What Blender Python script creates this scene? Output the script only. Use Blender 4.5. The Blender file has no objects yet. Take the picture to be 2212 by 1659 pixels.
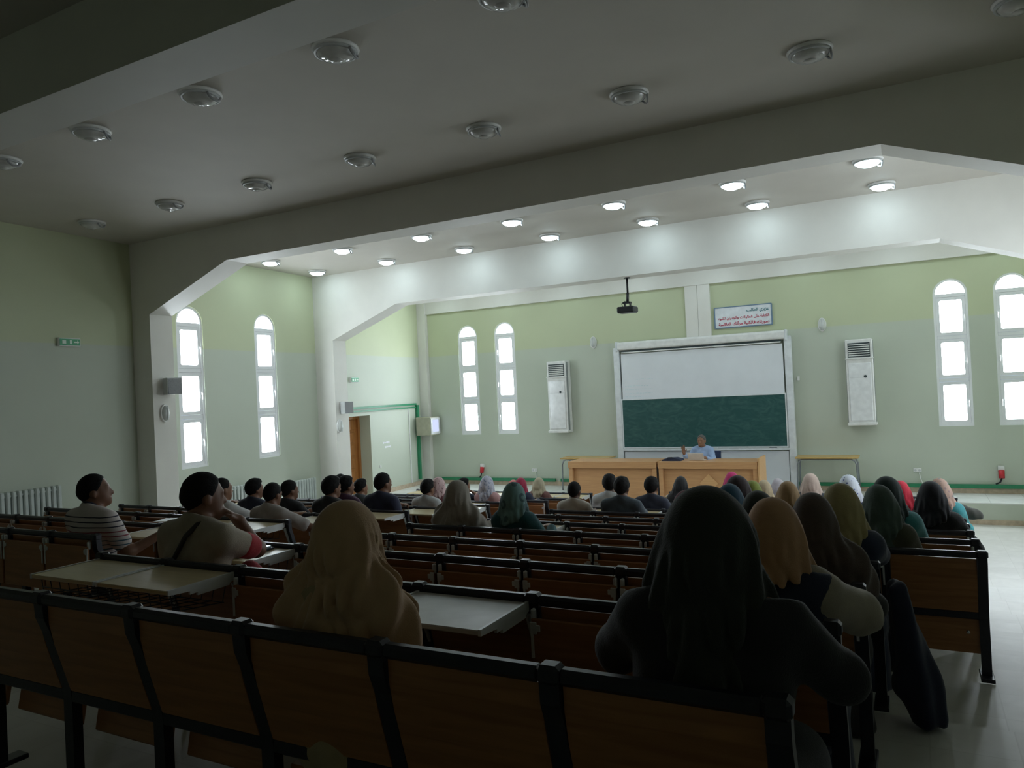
import bpy, bmesh, math, random
import numpy as np
from mathutils import Vector, Matrix

random.seed(7)
Z0 = 2.871            # eye height above the front floor; heights below are written from the eye level
SC = bpy.context.scene
COL = SC.collection

# ------------------------------------------------------------------ camera
cam_d = bpy.data.cameras.new('camera')
cam = bpy.data.objects.new('camera', cam_d)
COL.objects.link(cam)
YAW, PITCH, ROLL, FPX = 0.48861, 0.009630, -0.047886, 1617.65
_f = Vector((-math.sin(YAW) * math.cos(PITCH), math.cos(YAW) * math.cos(PITCH), math.sin(PITCH)))
_r = Vector((math.cos(YAW), math.sin(YAW), 0.0))
_u = _r.cross(_f)
_rt = _r * math.cos(ROLL) + _u * math.sin(ROLL)
_up = -_r * math.sin(ROLL) + _u * math.cos(ROLL)
cam.matrix_world = Matrix(((_rt.x, _up.x, -_f.x, 0.0), (_rt.y, _up.y, -_f.y, 0.0), (_rt.z, _up.z, -_f.z, Z0), (0, 0, 0, 1)))
cam_d.sensor_width = 36.0
cam_d.lens = FPX / 2212.0 * 36.0
cam_d.clip_start = 0.05
cam_d.clip_end = 200.0
SC.camera = cam

# ------------------------------------------------------------------ exposure, world, light levels
SC.view_settings.view_transform = 'Standard'
SC.view_settings.look = 'None'
SC.view_settings.gamma = 1.0
SC.view_settings.use_curve_mapping = False
SC.view_settings.exposure = 0.52
PANE_LIGHT = 16.0          # daylight coming through the window panes
LAMP_LIGHT = 17.0          # the lit ceiling lamps
world = bpy.data.worlds.new('world')
SC.world = world
world.use_nodes = True
_bg = world.node_tree.nodes['Background']
_bg.inputs[0].default_value = (0.55, 0.70, 1.0, 1)
_bg.inputs[1].default_value = 1.0

# ------------------------------------------------------------------ materials
MATS = {}


def new_mat(name):
    m = bpy.data.materials.new(name)
    m.use_nodes = True
    nt = m.node_tree
    return m, nt, nt.nodes['Principled BSDF']


def mat(name, col, rough=0.6, metal=0.0, vary=0.08, scale=8.0, bump=0.0, bscale=60.0, spec=None, sheen=0.0):
    """plain procedural material: base colour broken up by noise, optional fine bump"""
    if name in MATS:
        return MATS[name]
    m, nt, b = new_mat(name)
    tc = nt.nodes.new('ShaderNodeTexCoord')
    n = nt.nodes.new('ShaderNodeTexNoise')
    n.inputs['Scale'].default_value = scale
    n.inputs['Detail'].default_value = 4
    nt.links.new(tc.outputs['Object'], n.inputs['Vector'])
    r = nt.nodes.new('ShaderNodeValToRGB')
    r.color_ramp.elements[0].position = 0.3
    r.color_ramp.elements[1].position = 0.7
    r.color_ramp.elements[0].color = tuple(c * (1 - vary) for c in col) + (1,)
    r.color_ramp.elements[1].color = tuple(min(1, c * (1 + vary)) for c in col) + (1,)
    nt.links.new(n.outputs['Fac'], r.inputs['Fac'])
    nt.links.new(r.outputs['Color'], b.inputs['Base Color'])
    b.inputs['Roughness'].default_value = rough
    b.inputs['Metallic'].default_value = metal
    if spec is not None:
        b.inputs['Specular IOR Level'].default_value = spec
    if sheen:
        b.inputs['Sheen Weight'].default_value = sheen
    if bump:
        n2 = nt.nodes.new('ShaderNodeTexNoise')
        n2.inputs['Scale'].default_value = bscale
        n2.inputs['Detail'].default_value = 3
        nt.links.new(tc.outputs['Object'], n2.inputs['Vector'])
        bp = nt.nodes.new('ShaderNodeBump')
        bp.inputs['Strength'].default_value = bump
        bp.inputs['Distance'].default_value = 0.01
        nt.links.new(n2.outputs['Fac'], bp.inputs['Height'])
        nt.links.new(bp.outputs['Normal'], b.inputs['Normal'])
    MATS[name] = m
    return m


def wood(name, c0, c1, rough=0.42, axis='X', scale=3.0):
    if name in MATS:
        return MATS[name]
    m, nt, b = new_mat(name)
    tc = nt.nodes.new('ShaderNodeTexCoord')
    mp = nt.nodes.new('ShaderNodeMapping')
    mp.inputs['Scale'].default_value = {'X': (scale * .35, scale * 5, scale * 5), 'Z': (scale * 5, scale * 5, scale * .35)}[axis]
    nt.links.new(tc.outputs['Object'], mp.inputs['Vector'])
    n = nt.nodes.new('ShaderNodeTexNoise')
    n.inputs['Scale'].default_value = 2.2
    n.inputs['Detail'].default_value = 6
    n.inputs['Distortion'].default_value = 0.8
    nt.links.new(mp.outputs['Vector'], n.inputs['Vector'])
    r = nt.nodes.new('ShaderNodeValToRGB')
    r.color_ramp.elements[0].position = 0.32
    r.color_ramp.elements[1].position = 0.7
    r.color_ramp.elements[0].color = c0 + (1,)
    r.color_ramp.elements[1].color = c1 + (1,)
    nt.links.new(n.outputs['Fac'], r.inputs['Fac'])
    nt.links.new(r.outputs['Color'], b.inputs['Base Color'])
    b.inputs['Roughness'].default_value = rough
    MATS[name] = m
    return m


def emit(name, col, strength):
    m = bpy.data.materials.new(name)
    m.use_nodes = True
    nt = m.node_tree
    nt.nodes.clear()
    o = nt.nodes.new('ShaderNodeOutputMaterial')
    e = nt.nodes.new('ShaderNodeEmission')
    e.inputs[0].default_value = col + (1,)
    e.inputs[1].default_value = strength
    nt.links.new(e.outputs[0], o.inputs[0])
    MATS[name] = m
    return m


def wall_paint(name, low, high, split):
    """two-tone wall paint: greyer green dado below a straight line, yellower green above"""
    m, nt, b = new_mat(name)
    g = nt.nodes.new('ShaderNodeNewGeometry')
    s = nt.nodes.new('ShaderNodeSeparateXYZ')
    nt.links.new(g.outputs['Position'], s.inputs[0])
    mr = nt.nodes.new('ShaderNodeMapRange')
    mr.inputs['From Min'].default_value = split - 0.012
    mr.inputs['From Max'].default_value = split + 0.012
    nt.links.new(s.outputs['Z'], mr.inputs['Value'])
    n = nt.nodes.new('ShaderNodeTexNoise')
    n.inputs['Scale'].default_value = 1.3
    n.inputs['Detail'].default_value = 5
    nt.links.new(g.outputs['Position'], n.inputs['Vector'])
    mx = nt.nodes.new('ShaderNodeMix')
    mx.data_type = 'RGBA'
    mx.inputs[6].default_value = low + (1,)
    mx.inputs[7].default_value = high + (1,)
    nt.links.new(mr.outputs['Result'], mx.inputs[0])
    hv = nt.nodes.new('ShaderNodeHueSaturation')
    mr2 = nt.nodes.new('ShaderNodeMapRange')
    mr2.inputs['To Min'].default_value = 0.95
    mr2.inputs['To Max'].default_value = 1.05
    nt.links.new(n.outputs['Fac'], mr2.inputs['Value'])
    nt.links.new(mr2.outputs['Result'], hv.inputs['Value'])
    nt.links.new(mx.outputs[2], hv.inputs['Color'])
    nt.links.new(hv.outputs['Color'], b.inputs['Base Color'])
    b.inputs['Roughness'].default_value = 0.55
    MATS[name] = m
    return m


def tile_floor(name, c0, c1, joint, size, rough):
    m, nt, b = new_mat(name)
    g = nt.nodes.new('ShaderNodeNewGeometry')
    br = nt.nodes.new('ShaderNodeTexBrick')
    br.offset = 0.0
    br.inputs['Scale'].default_value = 1.0
    br.inputs['Mortar Size'].default_value = 0.004
    br.inputs['Brick Width'].default_value = size
    br.inputs['Row Height'].default_value = size
    br.inputs['Color1'].default_value = c0 + (1,)
    br.inputs['Color2'].default_value = c1 + (1,)
    br.inputs['Mortar'].default_value = joint + (1,)
    nt.links.new(g.outputs['Position'], br.inputs['Vector'])
    n = nt.nodes.new('ShaderNodeTexNoise')
    n.inputs['Scale'].default_value = 3.0
    n.inputs['Detail'].default_value = 6
    n.inputs['Distortion'].default_value = 1.5
    nt.links.new(g.outputs['Position'], n.inputs['Vector'])
    mr = nt.nodes.new('ShaderNodeMapRange')
    mr.inputs['To Min'].default_value = 0.82
    mr.inputs['To Max'].default_value = 1.12
    nt.links.new(n.outputs['Fac'], mr.inputs['Value'])
    hv = nt.nodes.new('ShaderNodeHueSaturation')
    nt.links.new(mr.outputs['Result'], hv.inputs['Value'])
    nt.links.new(br.outputs['Color'], hv.inputs['Color'])
    nt.links.new(hv.outputs['Color'], b.inputs['Base Color'])
    b.inputs['Roughness'].default_value = rough
    MATS[name] = m
    return m


M_WALL = wall_paint('green wall paint', (0.51, 0.555, 0.46), (0.525, 0.57, 0.375), Z0 + 1.07)
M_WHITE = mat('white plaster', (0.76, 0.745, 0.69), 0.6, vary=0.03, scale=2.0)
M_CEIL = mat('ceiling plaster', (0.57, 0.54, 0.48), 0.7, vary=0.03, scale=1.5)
M_FLOOR = tile_floor('grey marble tile', (0.58, 0.57, 0.52), (0.54, 0.53, 0.48), (0.50, 0.49, 0.44), 0.40, 0.46)
M_PLAT = tile_floor('white glazed tile', (0.74, 0.75, 0.72), (0.72, 0.73, 0.70), (0.5, 0.5, 0.47), 0.60, 0.25)
M_SKIRT = mat('beige skirting tile', (0.50, 0.40, 0.29), 0.4, vary=0.15, scale=14)
M_FRAME = mat('white window frame', (0.78, 0.79, 0.80), 0.35, vary=0.02)
M_PANE = emit('daylit frosted pane', (0.83, 0.92, 1.0), PANE_LIGHT)
M_DARK = mat('dark painted steel', (0.012, 0.013, 0.020), 0.38, vary=0.2, scale=20, spec=0.5)
M_WOODB = wood('bench veneer', (0.26, 0.105, 0.034), (0.38, 0.165, 0.058), 0.40)
M_DESK = wood('desk laminate', (0.50, 0.40, 0.22), (0.60, 0.49, 0.29), 0.32)
M_DESKG = mat('grey worn laminate', (0.46, 0.44, 0.42), 0.35, vary=0.12, scale=9)
M_BRK = mat('grey cast bracket', (0.60, 0.61, 0.60), 0.4, metal=0.1)
M_GREEN = mat('green conduit', (0.02, 0.22, 0.10), 0.4)
M_GREY = mat('light grey plastic', (0.55, 0.57, 0.57), 0.4)
M_WPLAS = mat('white plastic', (0.78, 0.78, 0.76), 0.35)
M_SKIN = [mat('skin %d' % i, c, 0.5, vary=0.06, scale=20) for i, c in enumerate([(0.26, 0.13, 0.075), (0.19, 0.088, 0.05), (0.36, 0.19, 0.115), (0.12, 0.055, 0.034)])]
M_HAIR = mat('black hair', (0.007, 0.006, 0.006), 0.75, vary=0.4, scale=90, bump=0.35, bscale=140, spec=0.2)

# ------------------------------------------------------------------ object helpers


def tag(o, label=None, cat=None, group=None, kind=None):
    if label:
        o['label'] = label
    if cat:
        o['category'] = cat
    if group:
        o['group'] = group
    if kind:
        o['kind'] = kind
    return o


def link(name, mesh, parent=None, loc=(0, 0, 0), m=None):
    o = bpy.data.objects.new(name, mesh)
    COL.objects.link(o)
    o.location = loc
    if parent is not None:
        o.parent = parent
    if m is not None:
        if not mesh.materials:
            mesh.materials.append(m)
        elif mesh.materials[0] is not m:
            o.material_slots[0].link = 'OBJECT'
            o.material_slots[0].material = m
    return o


def thing(name, loc, label, cat, group=None, rz=0.0):
    o = bpy.data.objects.new(name, None)
    o.empty_display_size = 0.1
    COL.objects.link(o)
    o.location = (loc[0], loc[1], loc[2] + Z0)
    o.rotation_euler = (0, 0, rz)
    return tag(o, label, cat, group)


class MB:
    """collects simple shapes and turns them into one mesh"""

    def __init__(s):
        s.v, s.f = [], []

    def add(s, vs, fs):
        n = len(s.v)
        s.v += [tuple(v) for v in vs]
        s.f += [tuple(i + n for i in f) for f in fs]
        return s

    def box(s, c, d, rot=None, ch=0.0):
        x, y, z = d[0] / 2, d[1] / 2, d[2] / 2
        if ch > 0:
            b = bmesh.new()
            bmesh.ops.create_cube(b, size=1.0)
            for v in b.verts:
                v.co = Vector((v.co.x * d[0], v.co.y * d[1], v.co.z * d[2]))
            bmesh.ops.bevel(b, geom=b.edges[:], offset=ch, segments=1, affect='EDGES')
            b.verts.ensure_lookup_table()
            vs = [v.co.copy() for v in b.verts]
            fs = [[v.index for v in f.verts] for f in b.faces]
            b.free()
        else:
            vs = [Vector((i * x, j * y, k * z)) for i in (-1, 1) for j in (-1, 1) for k in (-1, 1)]
            fs = [(0, 1, 3, 2), (4, 6, 7, 5), (0, 4, 5, 1), (2, 3, 7, 6), (0, 2, 6, 4), (1, 5, 7, 3)]
        if rot is not None:
            vs = [rot @ v for v in vs]
        c = Vector(c)
        return s.add([v + c for v in vs], fs)

    def prism(s, pts, vec):
        """closed planar outline pts extruded along vec"""
        n = len(pts)
        vec = Vector(vec)
        p = [Vector(q) for q in pts]
        nrm = Vector((0, 0, 0))
        for i in range(n):
            nrm += p[i].cross(p[(i + 1) % n])
        if nrm.dot(vec) < 0:
            p.reverse()
        vs = p + [q + vec for q in p]
        fs = [tuple(reversed(range(n))), tuple(range(n, 2 * n))]
        fs += [(i, (i + 1) % n, n + (i + 1) % n, n + i) for i in range(n)]
        return s.add(vs, fs)

    def tube(s, pts, r, seg=8, cap=True):
        pts = [Vector(p) for p in pts]
        rings, up = [], None
        for i, p in enumerate(pts):
            d = (pts[min(i + 1, len(pts) - 1)] - pts[max(i - 1, 0)]).normalized()
            if up is None:
                up = Vector((0, 0, 1)) if abs(d.z) < 0.9 else Vector((0, 1, 0))
            a = d.cross(up).normalized()
            b = a.cross(d).normalized()
            up = b
            rr = r[i] if isinstance(r, (list, tuple)) else r
            rings.append([p + a * rr * math.cos(2 * math.pi * k / seg) + b * rr * math.sin(2 * math.pi * k / seg) for k in range(seg)])
        vs = [v for q in rings for v in q]
        fs = []
        for i in range(len(pts) - 1):
            for k in range(seg):
                k2 = (k + 1) % seg
                fs.append((i * seg + k, i * seg + k2, (i + 1) * seg + k2, (i + 1) * seg + k))
        if cap:
            fs.append(tuple(reversed(range(seg))))
            fs.append(tuple(range((len(pts) - 1) * seg, len(pts) * seg)))
        return s.add(vs, fs)

    def lathe(s, prof, seg=24, c=(0, 0, 0), axis='Z'):
        vs, fs = [], []
        n = len(prof)
        for i in range(seg):
            a = 2 * math.pi * i / seg
            for (r, z) in prof:
                v = (r * math.cos(a), r * math.sin(a), z)
                if axis == 'Y':
                    v = (v[0], v[2], v[1])
                elif axis == 'X':
                    v = (v[2], v[0], v[1])
                vs.append((v[0] + c[0], v[1] + c[1], v[2] + c[2]))
        for i in range(seg):
            j = (i + 1) % seg
            for k in range(n - 1):
                q = (i * n + k, j * n + k, j * n + k + 1, i * n + k + 1)
                fs.append(q if axis != 'Y' else tuple(reversed(q)))
        return s.add(vs, fs)

    def mesh(s, name, smooth=False):
        me = bpy.data.meshes.new(name)
        me.from_pydata(s.v, [], s.f)
        me.validate()
        if smooth:
            me.polygons.foreach_set('use_smooth', [True] * len(me.polygons))
        me.update()
        return me

    def obj(s, name, m, parent=None, loc=(0, 0, 0), smooth=False):
        me = s.mesh(name, smooth)
        me.materials.append(m)
        return link(name, me, parent, loc)


def world_obj(name, mb, m, smooth=False, origin=None):
    """mesh written in eye-level coordinates -> object with its origin near its base"""
    vs = np.array(mb.v)
    if origin is None:
        origin = ((vs[:, 0].min() + vs[:, 0].max()) / 2, (vs[:, 1].min() + vs[:, 1].max()) / 2, vs[:, 2].min())
    mb.v = [(v[0] - origin[0], v[1] - origin[1], v[2] - origin[2]) for v in mb.v]
    o = mb.obj(name, m, None, (origin[0], origin[1], origin[2] + Z0), smooth)
    return o


def struct(name, mb, m, smooth=False):
    return tag(world_obj(name, mb, m, smooth), kind='structure')


def rz(a):
    return Matrix.Rotation(a, 3, 'Z')


def rx(a):
    return Matrix.Rotation(a, 3, 'X')

# ------------------------------------------------------------------ layout numbers (metres, eye = origin)
YF = 17.5                 # front wall
CEIL = 2.80
PHI = 0.06136             # the side walls open out towards the front
PLAT = -2.473             # top of the platform
ROW_Y0, ROW_P = 1.775, 0.9899
RAIL0, SLOPE = 0.517, 0.1178
BENCH_H = 0.862
NROW = 12
FLOOR0 = -2.871


def lx(y):
    return -(11.084 + y * math.sin(PHI)) / math.cos(PHI)


def rxw(y):
    return 0.99 + 0.1433 * y


def row_y(n):
    return ROW_Y0 + ROW_P * (n - 1)


def rail_z(y):
    return -(RAIL0 + SLOPE * y)


def tier_z(n):
    return max(rail_z(row_y(n)) - BENCH_H, FLOOR0)

# ================================================================== ROOM SHELL
T12 = 0.0
LX_R, L_Y0, L_P, NL = -5.46, 3.49, 0.975, 10


def lrow_y(m, x=LX_R):
    return L_Y0 + L_P * m + T12 * (x - LX_R)


def ltier(m):
    return max(rail_z(L_Y0 + L_P * m) - BENCH_H, FLOOR0)


mb = MB()
XS = -4.9


def slab(pts, top):
    mb.prism([(p[0], p[1], -3.3) for p in pts], (0, 0, top + 3.3))


for n in range(1, NROW + 1):
    y0 = -4.2 if n == 1 else row_y(n - 1)
    y1 = row_y(n)
    slab([(XS, y0), (rxw(y0) + .15, y0), (rxw(y1) + .15, y1), (XS, y1)], tier_z(n))
slab([(XS, row_y(NROW)), (rxw(12) + .15, row_y(NROW)), (rxw(YF) + .15, YF + .1), (XS, YF + .1)], FLOOR0)
for m in range(0, NL):
    xa, xb = XS, -12.5
    a0 = -4.2 if m == 0 else lrow_y(m - 1, xa)
    b0 = -6.0 if m == 0 else lrow_y(m - 1, xb)
    slab([(xa, a0), (xa, lrow_y(m, xa)), (xb, lrow_y(m, xb)), (xb, b0)], ltier(m))
slab([(XS, lrow_y(NL - 1, XS)), (XS, YF + .1), (-12.5, YF + .1), (-12.5, lrow_y(NL - 1, -12.5))], FLOOR0)
floor = struct('floor', mb, M_FLOOR)

# the platform in front of the board
mb = MB()
PL = [(-12.4, 14.0), (-1.9, 14.0), (-0.2, 16.24), (4.0, 16.24), (4.0, YF + .05), (-12.4, YF + .05)]
mb.prism([(p[0], p[1], -3.2) for p in PL], (0, 0, PLAT + 3.2 - 0.02))
pf = struct('platform', mb, M_WALL)
mb = MB().prism([(p[0], p[1], PLAT - 0.02) for p in PL], (0, 0, 0.02))
mb.v = [(v[0], v[1], v[2] + Z0) for v in mb.v]
ft = mb.obj('floor_tiling', M_PLAT)
ft.parent = pf
ft.matrix_parent_inverse = Matrix.Translation(pf.location).inverted()

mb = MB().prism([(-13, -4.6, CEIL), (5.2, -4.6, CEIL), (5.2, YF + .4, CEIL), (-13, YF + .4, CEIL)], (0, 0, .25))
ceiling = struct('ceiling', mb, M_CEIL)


def arch_loop(cu, zb, w, h, seg=14):
    a = w / 2
    zs = zb + h - a
    return [(cu - a, zb), (cu + a, zb)] + [(cu + a * math.cos(math.pi * i / seg), zs + a * math.sin(math.pi * i / seg)) for i in range(seg + 1)]


def rect_loop(u0, u1, z0, z1):
    return [(u0, z0), (u1, z0), (u1, z1), (u0, z1)]


def holed_wall(name, O, U, N, u0, u1, z0, z1, holes, depth=0.28, m=None):
    O, U, N = Vector(O), Vector(U), Vector(N)
    bm = bmesh.new()
    P = lambda u, z, d=0.0: O + U * u + Vector((0, 0, z + Z0)) - N * d
    edges = []
    loops = [rect_loop(u0, u1, z0, z1)] + holes
    for L in loops:
        vs = [bm.verts.new(P(u, z)) for u, z in L]
        for i in range(len(vs)):
            edges.append(bm.edges.new((vs[i], vs[(i + 1) % len(vs)])))
    bmesh.ops.triangle_fill(bm, use_beauty=True, use_dissolve=False, edges=edges, normal=N)
    for L in holes:
        a = [bm.verts.new(P(u, z)) for u, z in L]
        b = [bm.verts.new(P(u, z, depth)) for u, z in L]
        for i in range(len(L)):
            j = (i + 1) % len(L)
            bm.faces.new((a[i], a[j], b[j], b[i]))
    me = bpy.data.meshes.new(name)
    bm.to_mesh(me)
    bm.free()
    me.materials.append(m or M_WALL)
    o = link(name, me)
    return tag(o, kind='structure')


WW, WH, WZ = 0.61, 2.98, -1.13      # arched window: width, height, sill
FRONT_W = [-10.62, -9.47, 0.78, 1.82]
LEFT_W = [9.42, 11.36]
RIGHT_W = [9.6, 11.5]
LU = Vector((-math.sin(PHI), math.cos(PHI), 0))
LN = Vector((math.cos(PHI), math.sin(PHI), 0))
RV = Vector((0.1433, 1, 0)).normalized()
RN = Vector((-RV.y, RV.x, 0))
DOOR0, DOOR1, DOORZ = 13.78, 14.93, -0.43
holed_wall('wall_front', (0, YF, 0), (1, 0, 0), (0, -1, 0), -12.9, 4.3, -3.2, 3.0, [arch_loop(x, WZ, WW, WH) for x in FRONT_W])
cphi = math.cos(PHI)
holed_wall('wall_left', (lx(0), 0, 0), LU, LN, -4.7, 18.2, -3.2, 3.0,
           [arch_loop(y / cphi, WZ, WW, WH) for y in LEFT_W] + [rect_loop(DOOR0 / cphi, DOOR1 / cphi, PLAT, DOORZ)], depth=0.40)
holed_wall('wall_right', (rxw(0), 0, 0), RV, RN, -4.9, 18.4, -3.2, 3.0, [arch_loop(y / RV.y, WZ, WW, WH) for y in RIGHT_W])
holed_wall('wall_back', (0, -4.2, 0), (-1, 0, 0), (0, 1, 0), -5.0, 13.0, -3.2, 3.0, [])


def ring(outer, inner, y0, y1):
    """closed frame between two outlines with equal point counts (x,z), from depth y0 to y1"""
    n = len(outer)
    vs = [(x, y0, z) for x, z in outer] + [(x, y0, z) for x, z in inner] + [(x, y1, z) for x, z in outer] + [(x, y1, z) for x, z in inner]
    fs = []
    for i in range(n):
        j = (i + 1) % n
        fs += [(i, j, n + j, n + i), (n + i, n + j, 3 * n + j, 3 * n + i), (2 * n + j, 2 * n + i, 3 * n + i, 3 * n + j), (j, i, 2 * n + i, 2 * n + j)]
    return vs, fs


def rounded(u0, u1, z0, z1, r, seg=3):
    P = []
    for cx, cz, a0 in ((u1 - r, z1 - r, 0), (u0 + r, z1 - r, 90), (u0 + r, z0 + r, 180), (u1 - r, z0 + r, 270)):
        for i in range(seg + 1):
            a = math.radians(a0 + 90 * i / seg)
            P.append((cx + r * math.cos(a), cz + r * math.sin(a)))
    return P


W_MESH = {}


def window_meshes():
    w, h = WW, WH
    a = w / 2
    g = W_MESH
    o = arch_loop(0, 0, w, h)
    i_ = arch_loop(0, .05, w - .09, h - .095)
    g['frame'] = MB().add(*ring(o, i_, -.012, .06)).mesh('window_frame')
    zs = h - a
    bars = [zs - .03, zs - .88, zs - 1.74]
    g['transom'] = MB().box((0, .03, 0), (w - .09, .06, .075), ch=.006).mesh('transom')
    g['bars'] = bars
    aa = a - .045
    arc = [(aa * math.cos(math.pi * k / 14), aa * math.sin(math.pi * k / 14)) for k in range(15)]
    g['arch_pane'] = MB().prism([(x, .035, z) for x, z in arc], (0, .012, 0)).mesh('arched_pane')
    z = [.05] + [b for b in reversed(bars)]
    g['sash'], g['pane'] = [], []
    for k in range(3):
        lo, hi = z[k] + (.04 if k else .0), z[k + 1] - .04
        u0, u1 = -a + .047, a - .047
        O = rounded(u0, u1, lo, hi, .004)
        I = rounded(u0 + .062, u1 - .062, lo + .062, hi - .062, .03)
        g['sash'].append(MB().add(*ring(O, I, .0, .05)).mesh('sash'))
        g['pane'].append(MB().prism([(x, .028, zz) for x, zz in rounded(u0 + .05, u1 - .05, lo + .05, hi - .05, .03)], (0, .01, 0)).mesh('pane'))
    g['handle'] = MB().box((0, -.012, 0), (.022, .024, .05), ch=.004).box((0, -.03, -.05), (.016, .016, .12), ch=.004).mesh('window_handle')
    g['z'] = z


window_meshes()


def window(idx, loc, ang, hand):
    r = bpy.data.objects.new('window_%d' % idx, None)
    COL.objects.link(r)
    r.location = (loc[0], loc[1], loc[2] + Z0)
    r.rotation_euler = (0, 0, ang)
    tag(r, kind='structure')
    g = W_MESH
    link('window_frame', g['frame'], r, (0, 0, 0), M_FRAME)
    for b in g['bars']:
        link('transom', g['transom'], r, (0, 0, b), M_FRAME)
    link('arched_pane', g['arch_pane'], r, (0, 0, WH - WW / 2 + .005), M_PANE)
    for k in range(3):
        s = link('sash', g['sash'][k], r, (0, 0, 0), M_FRAME)
        link('pane', g['pane'][k], s, (0, 0, 0), M_PANE)
        link('window_handle', g['handle'], s, (hand * (WW / 2 - .058), 0, (g['z'][k] + g['z'][k + 1]) / 2), M_WPLAS)
    return r


wi = 1
for x, hd in zip(FRONT_W, (1, -1, 1, -1)):
    window(wi, (x, YF + .03, WZ), 0.0, hd)
    wi += 1
for y in LEFT_W:
    p = Vector((lx(0), 0, 0)) + LU * (y / cphi) - LN * .03
    window(wi, (p.x, p.y, WZ), math.pi / 2 + PHI, 1)
    wi += 1
for y in RIGHT_W:
    p = Vector((rxw(0), 0, 0)) + RV * (y / RV.y) - RN * .03
    window(wi, (p.x, p.y, WZ), math.atan2(-RV.y, -RV.x), 1)
    wi += 1

# portal frames: pillars, haunches and ceiling beams
FRAMES = [(3.17, .43, -10.86, 1.57, -8.98, 2.25, -0.62, 1.10),
          (8.22, .43, -11.16, 1.57, -9.29, 2.25, -0.15, 1.72),
          (12.94, .43, -11.37, 1.33, -9.59, 1.98, 0.49, 2.30)]
for k, (y, th, xi, zc, xk, zk, xkr, xir) in enumerate(FRAMES):
    mb = MB()
    xl, xr = lx(y) - .12, rxw(y) + .12
    zt = CEIL + .02
    for pts in ([(xl, -3.1), (xi, -3.1), (xi, zc), (xl, zc)], [(xl, zc), (xi, zc), (xk, zk), (xk, zt), (xl, zt)], [(xk, zk), (xkr, zk), (xkr, zt), (xk, zt)],
                [(xkr, zk), (xir, zc), (xr, zc), (xr, zt), (xkr, zt)], [(xir, -3.1), (xr, -3.1), (xr, zc), (xir, zc)]):
        mb.prism([(p[0], y, p[1]) for p in pts], (0, th, 0))
    struct('trim_%d' % (k + 1), mb, M_WHITE)

# front wall: white ring beam, corner and middle pilasters
mb = MB().box((-4.4, YF - .04, (2.27 + CEIL) / 2), (16.2, .10, CEIL - 2.27 + .02))
struct('trim_4', mb, M_WHITE)
mb = MB().box((-12.05, YF - .06, (PLAT + CEIL) / 2), (.28, .14, CEIL - PLAT))
struct('trim_5', mb, M_WHITE)
mb = MB().box((-4.435, YF - .03, 0.05), (.285, .07, 4.46)).box((-4.142, YF - .03, 0.05), (.285, .07, 4.46)).box((-4.288, YF - .02, 0.05), (.03, .05, 4.46))
struct('trim_6', mb, M_WHITE)
# skirting tiles
mb = MB().box((-4.3, YF - .012, PLAT + .055), (15.4, .024, .11))
struct('baseboard_front', mb, M_SKIRT)
pc = Vector((lx(0), 0, 0)) + LU * (16.2 / cphi) + LN * .012
mb = MB().box((pc.x, pc.y, PLAT + .055), (.024, 2.5, .11), rot=rz(PHI))
struct('baseboard_left', mb, M_SKIRT)
mb = MB()
for a, b in zip(PL[0:3], PL[1:4]):
    a, b = Vector((a[0], a[1], 0)), Vector((b[0], b[1], 0))
    d = (b - a)
    mid = (a + b) / 2
    nn = Vector((d.y, -d.x, 0)).normalized()
    mb.box((mid.x + nn.x * .01, mid.y + nn.y * .01, FLOOR0 + .045), (d.length, .02, .09), rot=rz(math.atan2(d.y, d.x)))
struct('baseboard_platform', mb, M_SKIRT)

# door in the left wall
M_DOOR = wood('orange brown door', (0.30, 0.115, 0.028), (0.42, 0.17, 0.045), 0.4, axis='Z')
dr = bpy.data.objects.new('door_1', None)
COL.objects.link(dr)
p = Vector((lx(0), 0, 0)) + LU * ((DOOR0 + DOOR1) / 2 / cphi) - LN * .37
dr.location = (p.x, p.y, PLAT + Z0)
dr.rotation_euler = (0, 0, math.pi / 2 + PHI)
tag(dr, kind='structure')
dw, dh = DOOR1 - DOOR0, DOORZ - PLAT
MB().box((0, .02, dh / 2), (dw, .03, dh)).obj('door_leaf', M_DOOR, dr)
MB().box((-dw / 2 + .04, -.02, dh / 2), (.08, .06, dh)).box((dw / 2 - .04, -.02, dh / 2), (.08, .06, dh)).box((0, -.02, dh - .04), (dw - .16, .06, .08)).obj('door_frame', M_DOOR, dr)
pm = MB().box((0, 0, 0), (.36, .025, .26), ch=.012).mesh('door_panel')
for i in range(6):
    for j in (-1, 1):
        link('door_panel', pm, dr, (j * .235, .005, .22 + i * .32), M_DOOR)
MB().box((-.42, -.03, 1.0), (.03, .03, .16), ch=.005).obj('door_handle', M_GREY, dr)

# ================================================================== THINGS ON THE WALLS AND CEILING


def conduit(name, boxes, label):
    mb = MB()
    for c, d, r in boxes:
        mb.box(c, d, rot=r)
    return tag(world_obj(name, mb, M_GREEN), label, 'conduit')


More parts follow.
